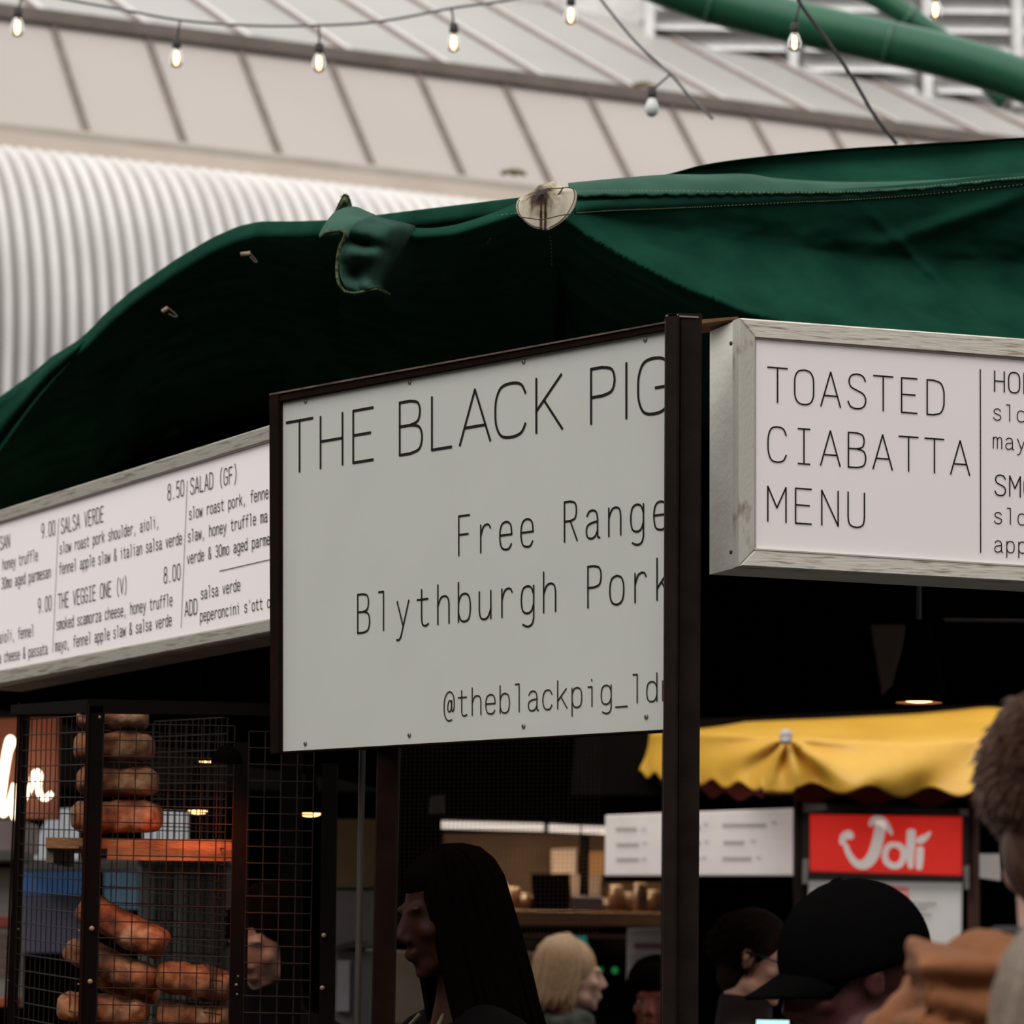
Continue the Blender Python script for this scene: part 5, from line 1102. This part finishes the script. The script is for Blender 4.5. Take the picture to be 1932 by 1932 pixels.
class Fig:
    def __init__(s, head, yaw, pitch=0, roll=0, byaw=None, sc=1.0):
        s.h = Vector(head); s.sc = sc
        s.Rh = Matrix.Rotation(yaw, 3, 'Z') @ Matrix.Rotation(pitch, 3, 'X') @ Matrix.Rotation(roll, 3, 'Y')
        s.Rb = Matrix.Rotation(byaw if byaw is not None else yaw, 3, 'Z')
        s.neck = s.h + s.Rh @ (Vector((0, -.02, -.10)) * sc)
    def H(s, p): return s.h + s.Rh @ (Vector(p) * s.sc)
    def B(s, p):   # body point, z measured from the head centre
        q = Vector(p) * s.sc; k = 1
        if p[2] < -.8:   # legs reach the ground
            L0 = s.h.z; q.z = -.8 * s.sc - (-.8 - p[2]) / .8 * (L0 - .8 * s.sc)
        return s.h + s.Rb @ q
    def hell(s, mb, c, r, nu=20, nv=14): mb.ell(s.H(c), [x * s.sc for x in r], s.Rh, nu, nv)
    def bell(s, mb, c, r): mb.ell(s.B(c), [x * s.sc for x in r], s.Rb, 20, 14)
    def head(s, mb):
        e = s.hell
        e(mb, (0, -.018, .03), (.075, .098, .092)); e(mb, (0, .028, -.02), (.062, .068, .088)); e(mb, (0, .02, -.06), (.055, .06, .05))
        e(mb, (0, .052, -.088), (.036, .036, .026)); e(mb, (0, .074, -.104), (.019, .017, .014))
        mb.tube([s.H((0, .086, .018)), s.H((0, .104, -.012)), s.H((0, .114, -.032))], [.009 * s.sc, .011 * s.sc, .013 * s.sc], 10)
        for x in (-1, 1):
            e(mb, (x * .012, .102, -.035), (.008, .010, .007), 10, 6); e(mb, (x * .028, .080, .026), (.024, .012, .008), 12, 8)
            e(mb, (x * .042, .066, -.022), (.022, .020, .020), 12, 8); e(mb, (x * .075, -.004, -.008), (.009, .018, .031), 12, 10); e(mb, (x * .083, -.008, .004), (.006, .014, .018), 10, 8)
            e(mb, (x * .045, .02, -.075), (.022, .04, .028), 12, 8)
        e(mb, (0, .096, -.061), (.023, .010, .006), 12, 8); e(mb, (0, .093, -.072), (.019, .010, .007), 12, 8)
        mb.tube([s.H((0, -.03, -.05)), s.neck, s.B((0, -.04, -.17)), s.B((0, -.045, -.24))], [.052 * s.sc, .053 * s.sc, .057 * s.sc, .075 * s.sc], 16)
    def body(s, mb, k=0.0, arms=True, w=1.0, hands=True):
        T = lambda a, b, r1, r2: mb.tube([s.B(a), (s.B(a) + s.B(b)) / 2, s.B(b)], [(r1 + k) * s.sc, ((r1 + r2) / 2 + k) * s.sc, (r2 + k) * s.sc], 14)
        E = lambda c, r: s.bell(mb, c, [x + k for x in r])
        T((-.07 * w, -.045, -.215), (-.175 * w, -.045, -.265), .045, .050); T((.07 * w, -.045, -.215), (.175 * w, -.045, -.265), .045, .050)
        E((0, -.03, -.36), (.155 * w, .10, .15)); E((0, -.03, -.52), (.135 * w, .098, .17)); E((0, -.035, -.72), (.155 * w, .11, .16))
        for x in (-1, 1):
            E((x * .185 * w, -.045, -.28), (.05, .05, .052)); T((x * .19 * w, -.045, -.28), (x * .23 * w, -.05, -.56), .044, .036); E((x * .23 * w, -.05, -.56), (.036, .036, .036)); T((x * .23 * w, -.05, -.56), (x * .20 * w, .08, -.78), .035, .024)
            T((x * .085, -.035, -.80), (x * .09, -.02, -1.2), .085, .058); E((x * .09, -.02, -1.2), (.055, .055, .055)); T((x * .09, -.02, -1.2), (x * .09, -.04, -1.56), .055, .036)
            if hands and k == 0:
                E((x * .198 * w, .10, -.82), (.022, .035, .04))
                for f in range(4): 
                    y = .078 + f * .018; T((x * .195 * w, y + .005, -.85), (x * .19 * w, y + .012, -.885 - .008 * (f in (1, 2))), .0085, .0075); 
                T((x * .185 * w, .125, -.81), (x * .165 * w, .14, -.85), .010, .008)
        for x in (-1, 1): s.bell(mb, (x * .09, .03, -1.56), (.045 + k, .11 + k, .035))
    def eyes(s, parent, m=None):
        mw = mat('eye_white', col(.32, .28, .25), rough=.2); mi = mat('dark_iris', col(.02, .012, .008), rough=.2)
        for x in (-.030, .030):
            e_ = MB().ell(s.H((x, .073, .004)), [.0125 * s.sc] * 3, s.Rh, 14, 10).build('eye', mw, parent, True)
            MB().ell(s.H((x, .0826, .004)), [.0055 * s.sc, .004 * s.sc, .0055 * s.sc], s.Rh, 12, 8).build('iris', mi, e_, True)
def longhair(f, name, m, parent, length, spread=1.0, n=90, face=.9, bulk=1.0, seed=3, tip=.0, fringe=0):
    """hair: a close cap and many hanging locks round the back and sides"""
    rnd = random.Random(seed); mb = MB()
    f.hell(mb, (0, -.030, .036), (.083 * bulk, .104 * bulk, .097 * bulk), 28, 20)
    if fringe: f.hell(mb, (0, -.002, .072), (.071 * bulk, .086 * bulk, .060 * bulk), 28, 20)
    for i in range(n):
        az = face + (2 * pi - 2 * face) * (i + rnd.random()) / n     # azimuth from the face direction
        d = Vector((math.sin(az), math.cos(az), 0)); r0_ = rnd.uniform(.95, 1.05) * bulk
        pts = []; rad = []
        start = Vector((d.x * .01, .03 + d.y * .02, .13))
        L_ = length * rnd.uniform(.9, 1.04)
        for k in range(10):
            t = k / 9
            if t < .5:
                th = t / .5 * pi / 2; p = Vector((d.x * .085 * math.sin(th), -.025 + d.y * .105 * math.sin(th), .036 + .099 * math.cos(th))) * r0_
            else:
                q = (t - .5) / .5; p = Vector((d.x * (.085 + spread * .03 * q) * r0_, -.025 * r0_ + d.y * (.105 + .02 * q * spread) * r0_ - .02 * q, .036 - L_ * q)); p.x += rnd.uniform(-1, 1) * .006 * q; p.y += rnd.uniform(-1, 1) * .006 * q
            pts.append(f.H(p)); rad.append((.011 * (1 - .6 * max(0, t - .6) / .4) if t > .15 else .007) * f.sc)
        mb.tube(pts, rad, 6)
    return mb.build(name, m, parent, True)
def crop_hair(f, name, m, parent, n=5200, seed=5, low=-.10, L0=.028):
    rnd = random.Random(seed)
    base = MB(); f.hell(base, (0, -.026, .034), (.082, .103, .096), 32, 24); f.hell(base, (0, -.046, -.055), (.070, .060, .072), 24, 16)
    h = base.build(name, m, parent, True); mb = MB()
    for _ in range(n):
        th = math.acos(rnd.uniform(-.75, 1)); fa_ = .9 if th > 1.0 else .0; az = rnd.uniform(fa_, 2 * pi - fa_)
        d = Vector((math.sin(az) * math.sin(th), math.cos(az) * math.sin(th), math.cos(th)))
        p = Vector((d.x * .082, -.026 + d.y * .103, .034 + d.z * .096))
        if p.z < -.045: p.x *= .9; p.y = min(p.y, -.05); p.z *= 1.45
        tg = Vector((.35 * d.y, -.35 * d.x, 0)) * .5 + Vector((0, -.25, -1)) + d * .42 + Vector((rnd.gauss(0, .25), rnd.gauss(0, .2), rnd.gauss(0, .15)))
        tg.normalize(); L_ = L0 * rnd.uniform(.6, 1.2) * (1 if p.z > 0 else .7)
        sd_ = tg.cross(d).normalized() * .0011 * rnd.uniform(.7, 1.5)
        a, b, c, dd = p - d * .004 - sd_, p - d * .004 + sd_, p + tg * L_ * .55 + d * .004 + sd_ * .8, p + tg * L_ + d * .001
        mb.add([f.H(a), f.H(b), f.H(c), f.H(dd)], [(0, 1, 2), (0, 2, 3)])
    tag(mb.build('hair_strands', m, h), kind='stuff')
    return h
SK = mat('warm_skin', col(.42, .22, .15), col(.38, .19, .13), rough=.5, scale=30, spec=.4)
SK2 = mat('fair_skin', col(.62, .36, .27), col(.55, .30, .22), rough=.5, scale=30)
SKd = mat('shade_darkened_skin', col(.050, .013, .006), col(.035, .009, .005), rough=.6, spec=.2)  # skin colour darkened to stand in for the shade on the face
def coat(f, m, parent, name='jacket', k=.018, w=1.0, extra=None, disp=None, voxel=.011, smooth=4, collar=0):
    mb = MB()
    if collar: mb.tube([f.B((0, -.045, -.26)), f.B((0, -.04, -.16)), f.B((0, -.035, -.16 + collar))], [.09, .078, .074], 20)
    T = lambda a, b, r1, r2: mb.tube([f.B(a), (f.B(a) + f.B(b)) / 2, f.B(b)], [(r1 + k) * f.sc, ((r1 + r2) / 2 + k) * f.sc, (r2 + k) * f.sc], 16)
    E = lambda c, r: f.bell(mb, c, [x + k for x in r])
    T((-.05 * w, -.045, -.225), (-.175 * w, -.045, -.265), .042, .050); T((.05 * w, -.045, -.225), (.175 * w, -.045, -.265), .042, .050)
    E((0, -.03, -.36), (.155 * w, .10, .14)); E((0, -.03, -.52), (.14 * w, .10, .17)); E((0, -.035, -.74), (.16 * w, .115, .17))
    for x in (-1, 1):
        E((x * .185 * w, -.045, -.28), (.05, .05, .052)); T((x * .19 * w, -.045, -.28), (x * .23 * w, -.05, -.56), .046, .038); E((x * .23 * w, -.05, -.56), (.038,) * 3); T((x * .23 * w, -.05, -.56), (x * .205 * w, .06, -.75), .037, .028)
    if extra: extra(mb)
    return remesh(mb, voxel, name, m, parent, smooth, disp)
def trousers(f, m, parent):
    mb = MB(); T = lambda a, b, r1, r2: mb.tube([f.B(a), f.B(b)], [r1, r2], 14)
    for x in (-1, 1): T((x * .085, -.035, -.82), (x * .09, -.02, -1.2), .105, .078); T((x * .09, -.02, -1.2), (x * .09, -.04, -1.54), .078, .062)
    mb.build('trousers', m, parent, True)
M_jean = mat('dark_trousers', col(.015, .015, .02), rough=.9)
def figure(label, px, py, Y, yaw, pitch=0, byaw=None, sc=1.0, skin=None, voxel=.0065, roll=0, w=1.0, eyes=True):
    h = P(px, py, Y); f = Fig(h, yaw, pitch, roll, byaw, sc)
    t = thing('person', label, 'person', Vector((h.x, h.y, 0)))
    mb = MB(); f.head(mb); f.body(mb, w=w); remesh(mb, voxel * sc, 'body', skin or SK, t, 3)
    if eyes: f.eyes(t)
    trousers(f, M_jean, t)
    return f, t
# yaw: 0 faces away from the camera (+Y); pi faces the camera; +pi/2 faces left, -pi/2 faces right
# long haired woman under the sign
f, t = figure('person with long dark hair in shadow behind the thick post, facing left', 843, 1724, 6.95, pi / 2 + .45, -.22, pi / 2 + .5, 1.0, SKd, eyes=False)
M_bhair = mat('black_hair', col(.006, .0035, .003), rough=.95, scale=60, spec=.0)
longhair(f, 'hair', M_bhair, t, .36, .9, 120, .62, .93, fringe=1)
def apron(mb): pass
c_ = coat(f, mat('black_jumper', col(.005, .004, .004), rough=.95, spec=.05), t, 'jumper')
for sgn in (-1, 1): MB().tube(spline([f.B((sgn * .05, .03, -.20)), f.B((sgn * .075, .075, -.27)), f.B((sgn * .085, .095, -.38)), f.B((sgn * .085, .105, -.5))], 16), .006, 8, sq=.5).build('apron_strap', mat('tan_apron_strap', col(.16, .11, .075)), t, True)
MB().grid([[f.B((x, .115 - abs(x) * .25, z)) for x in (-.13, -.065, 0, .065, .13)] for z in (-.46, -.6, -.8, -1.0)]).build('apron', mat('charcoal_apron', col(.01, .008, .008)), t, True)
# person behind the cage
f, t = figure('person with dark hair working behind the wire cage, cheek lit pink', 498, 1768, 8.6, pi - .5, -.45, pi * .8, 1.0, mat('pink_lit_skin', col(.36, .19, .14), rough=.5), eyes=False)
crop_hair(f, 'hair', M_bhair, t, 2500, 8, -.05, .045)
coat(f, mat('black_work_shirt', col(.004, .004, .004), rough=.95, spec=.05), t, 'shirt', collar=.05)
# blonde woman
f, t = figure('person with shoulder length blonde hair facing right under the far stall, grey green scarf', 1083, 1842, 12.3, -pi / 2 + .12, -.05, -pi / 2 + .3, 1.0, SK2, .008)
longhair(f, 'hair', mat('blonde_hair', col(.62, .40, .23), col(.30, .16, .08), rough=.5, scale=60, stretch=(8, 8, 1)), t, .155, .3, 100, 1.25, 1.04, 4)
coat(f, mat('pink_coat', col(.36, .17, .15), rough=.9), t, 'coat')
mb = MB()
for k in range(3): mb.tube([f.B((.085 * math.cos(a), -.04 + .085 * math.sin(a), -.155 - .035 * k + .012 * math.sin(a * 3 + k))) for a in [i * 2 * pi / 20 for i in range(21)]], .032, 8)
remesh(mb, .01, 'scarf', mat('grey_green_scarf', col(.10, .11, .085), col(.05, .06, .045), rough=.95, scale=30), t, 2)
# red lit woman
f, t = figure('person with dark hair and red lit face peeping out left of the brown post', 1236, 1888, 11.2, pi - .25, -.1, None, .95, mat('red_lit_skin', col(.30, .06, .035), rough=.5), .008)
longhair(f, 'hair', M_bhair, t, .2, .6, 80, .72, 1.06, 5, fringe=1)
coat(f, mat('black_coat', col(.004, .004, .004), rough=.95), t, 'coat')
# man in sunglasses behind
f, t = figure('person with tousled brown hair and dark sunglasses between post and black cap', 1432, 1806, 9.6, -pi * .5 - .45, -.30, -pi * .55, 1.0, SK2, .008)
crop_hair(f, 'hair', mat('dark_brown_hair', col(.022, .012, .008), col(.012, .007, .005), rough=.9, spec=.05), t, 2500, 6, -.05, .05)
MB().bevbox([f.H((-.07, .098, .02)), f.H((.07, .098, .02)), f.H((.068, .102, -.016)), f.H((-.068, .102, -.016))], f.Rh @ Vector((0, .006, 0)), .003).build('sunglasses', mat('dark_lens', col(.008, .012, .014), rough=.1), t)
for x in (-.082, .082): MB().tube([f.H((x * .85, .095, .012)), f.H((x, .02, .014)), f.H((x * 1.02, -.01, .01))], .004, 6).build('glasses_arm', mat('dark_lens', None), t, True)
coat(f, mat('maroon_black_coat', col(.012, .004, .004), rough=.95), t, 'coat', collar=.055)
# black cap
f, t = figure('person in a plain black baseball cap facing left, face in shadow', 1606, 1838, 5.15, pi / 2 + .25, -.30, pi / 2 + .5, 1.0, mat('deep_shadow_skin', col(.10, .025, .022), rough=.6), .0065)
M_cap = mat('black_cap_twill', col(.0035, .0032, .0032), rough=.95, spec=.0)
V = []; Fc = []; nu, nv = 48, 16
mb = MB()
for j in range(nv + 1):
    th = j / nv * (pi / 2) * 1.16
    for k in range(nu):
        an = 2 * pi * k / nu; p = Vector((.088 * math.sin(th) * math.cos(an), -.014 + .115 * math.sin(th) * math.sin(an), .028 + .108 * math.cos(th)))
        mb.V.append(f.H(p))
for j in range(nv):
    for k in range(nu): k2 = (k + 1) % nu; mb.F.append((j * nu + k, (j + 1) * nu + k, (j + 1) * nu + k2, j * nu + k2))
cap = mb.build('baseball_cap', M_cap, t, True); solid(cap, .003)
MB().ell(f.H((0, -.018, .137)), [.011, .011, .006], f.Rh, 14, 8).build('cap_button', M_cap, cap, True)
rows = []
for j in range(9):
    s = j / 8; r = []
    for k in range(21):
        a = -1 + 2 * k / 20; p = Vector((.078 * math.sin(a * 1.35) * (1 - .12 * s), .082 * math.cos(a * 1.35) * 1.0 + .0 + .085 * s * math.sqrt(max(0, 1 - (a * .86) ** 2)) , .038 - .024 * s - .032 * a * a)); r.append(f.H(p))
    rows.append(r)
solid(MB().grid(rows).build('cap_brim', M_cap, cap, True), .004)
for a in (pi * .15, pi * .5, pi * .85, pi * 1.2, pi * 1.5, pi * 1.8):
    MB().tube([f.H((.0885 * math.sin(th) * math.cos(a), -.018 + .1095 * math.sin(th) * math.sin(a), .028 + .1085 * math.cos(th))) for th in [i * pi / 2 / 10 for i in range(11)]], .0011, 5).build('panel_seam', M_cap, cap, True)
coat(f, mat('black_hoodie', col(.004, .0035, .0035), rough=.95, spec=.04), t, 'hoodie')
ph = thing('phone', 'phone with pale teal screen held low in front of the black cap', 'phone', P(1456, 1935, 5.0)); MB().bevbox([P(1424, 1921, 5.0), P(1492, 1922, 5.0), P(1490, 1990, 4.95), P(1422, 1990, 4.95)], (0, .008, 0), .002).build('case', M_black, ph)
MB().slab([P(1427, 1924, 4.997), P(1489, 1925, 4.997), P(1487, 1985, 4.947), P(1425, 1985, 4.947)], (0, .001, 0)).build('screen', mat('teal_screen', col(.3, .5, .5), emit=col(.35, .62, .62), es=.8), ph)
# man with brown hair and hooded jacket
f, t = figure('person seen from behind with short brown hair and a tan hooded canvas jacket', 2006, 1512, 3.95, -.12, .0, .05, 1.04, SK2, .006)
M_mhair = mat('brown_hair', col(.12, .062, .040), col(.055, .024, .014), rough=.6, scale=70, stretch=(1, 1, .3), spec=.35)
crop_hair(f, 'hair', M_mhair, t, 9000, 9)
M_duck = mat('tan_canvas_jacket', col(.25, .088, .024), col(.16, .050, .012), rough=.85, scale=10, bump=.0012, bscale=160, lo=.3, hi=.7)
def folds(v, n):
    q = v - f.h
    return .010 * fbm(Vector((q.x * 1.2, q.y, q.z * 2.2)) + Vector((q.z, 0, q.x)) * .8, 9, 2) + .003 * fbm(q, 40, 2)
coat(f, M_duck, t, 'jacket', .024, .9, None, folds, .009, 2)
mb = MB()
# hood: a thick folded bag hanging behind the neck
hx = lambda x, y, z: f.B((x, y, z))
mb.hexa([hx(-.185, -.06, -.145), hx(.185, -.06, -.145), hx(.20, -.215, -.175), hx(-.20, -.215, -.175), hx(-.215, -.05, -.36), hx(.215, -.05, -.36), hx(.19, -.23, -.46), hx(-.19, -.23, -.46)])
remesh(mb, .007, 'hood', M_duck, t, 8, lambda v, n: -.020 * max(0, 1 - abs(fbm(Vector(((v - f.h).x * .8, 0, (v - f.h).z * 2.0)) + Vector((v.z * .7, 0, v.x * .4)), 7, 1)) * 4.5) ** 1.5 + .010 * fbm(Vector(((v - f.h).x * .9, 0, (v - f.h).z * 1.9)) + Vector((v.z, 0, v.x)) * .9, 9, 2) + .002 * fbm(v, 60, 2))
mb = MB()
for k in range(2): mb.tube([f.B((.080 * math.cos(a), -.04 + .078 * math.sin(a), -.155 - .02 * k)) for a in [i * 2 * pi / 24 for i in range(25)]], .019, 10)
remesh(mb, .007, 'shirt_collar', mat('charcoal_collar', col(.028, .023, .024), rough=.95), t, 3)
# grey blonde head at the bottom right corner
f, t = figure('person with long grey blonde hair, only the hair showing in the bottom right corner', 2086, 2006, 3.4, -.3, 0, None, 1.0, SK2, .008)
longhair(f, 'hair', mat('grey_blonde_hair', col(.28, .21, .155), col(.12, .085, .06), rough=.5, scale=90, stretch=(6, 6, 1)), t, .3, .6, 150, .9, 1.1, 12)
coat(f, mat('grey_wool_coat', col(.08, .075, .07), rough=.95), t, 'coat')
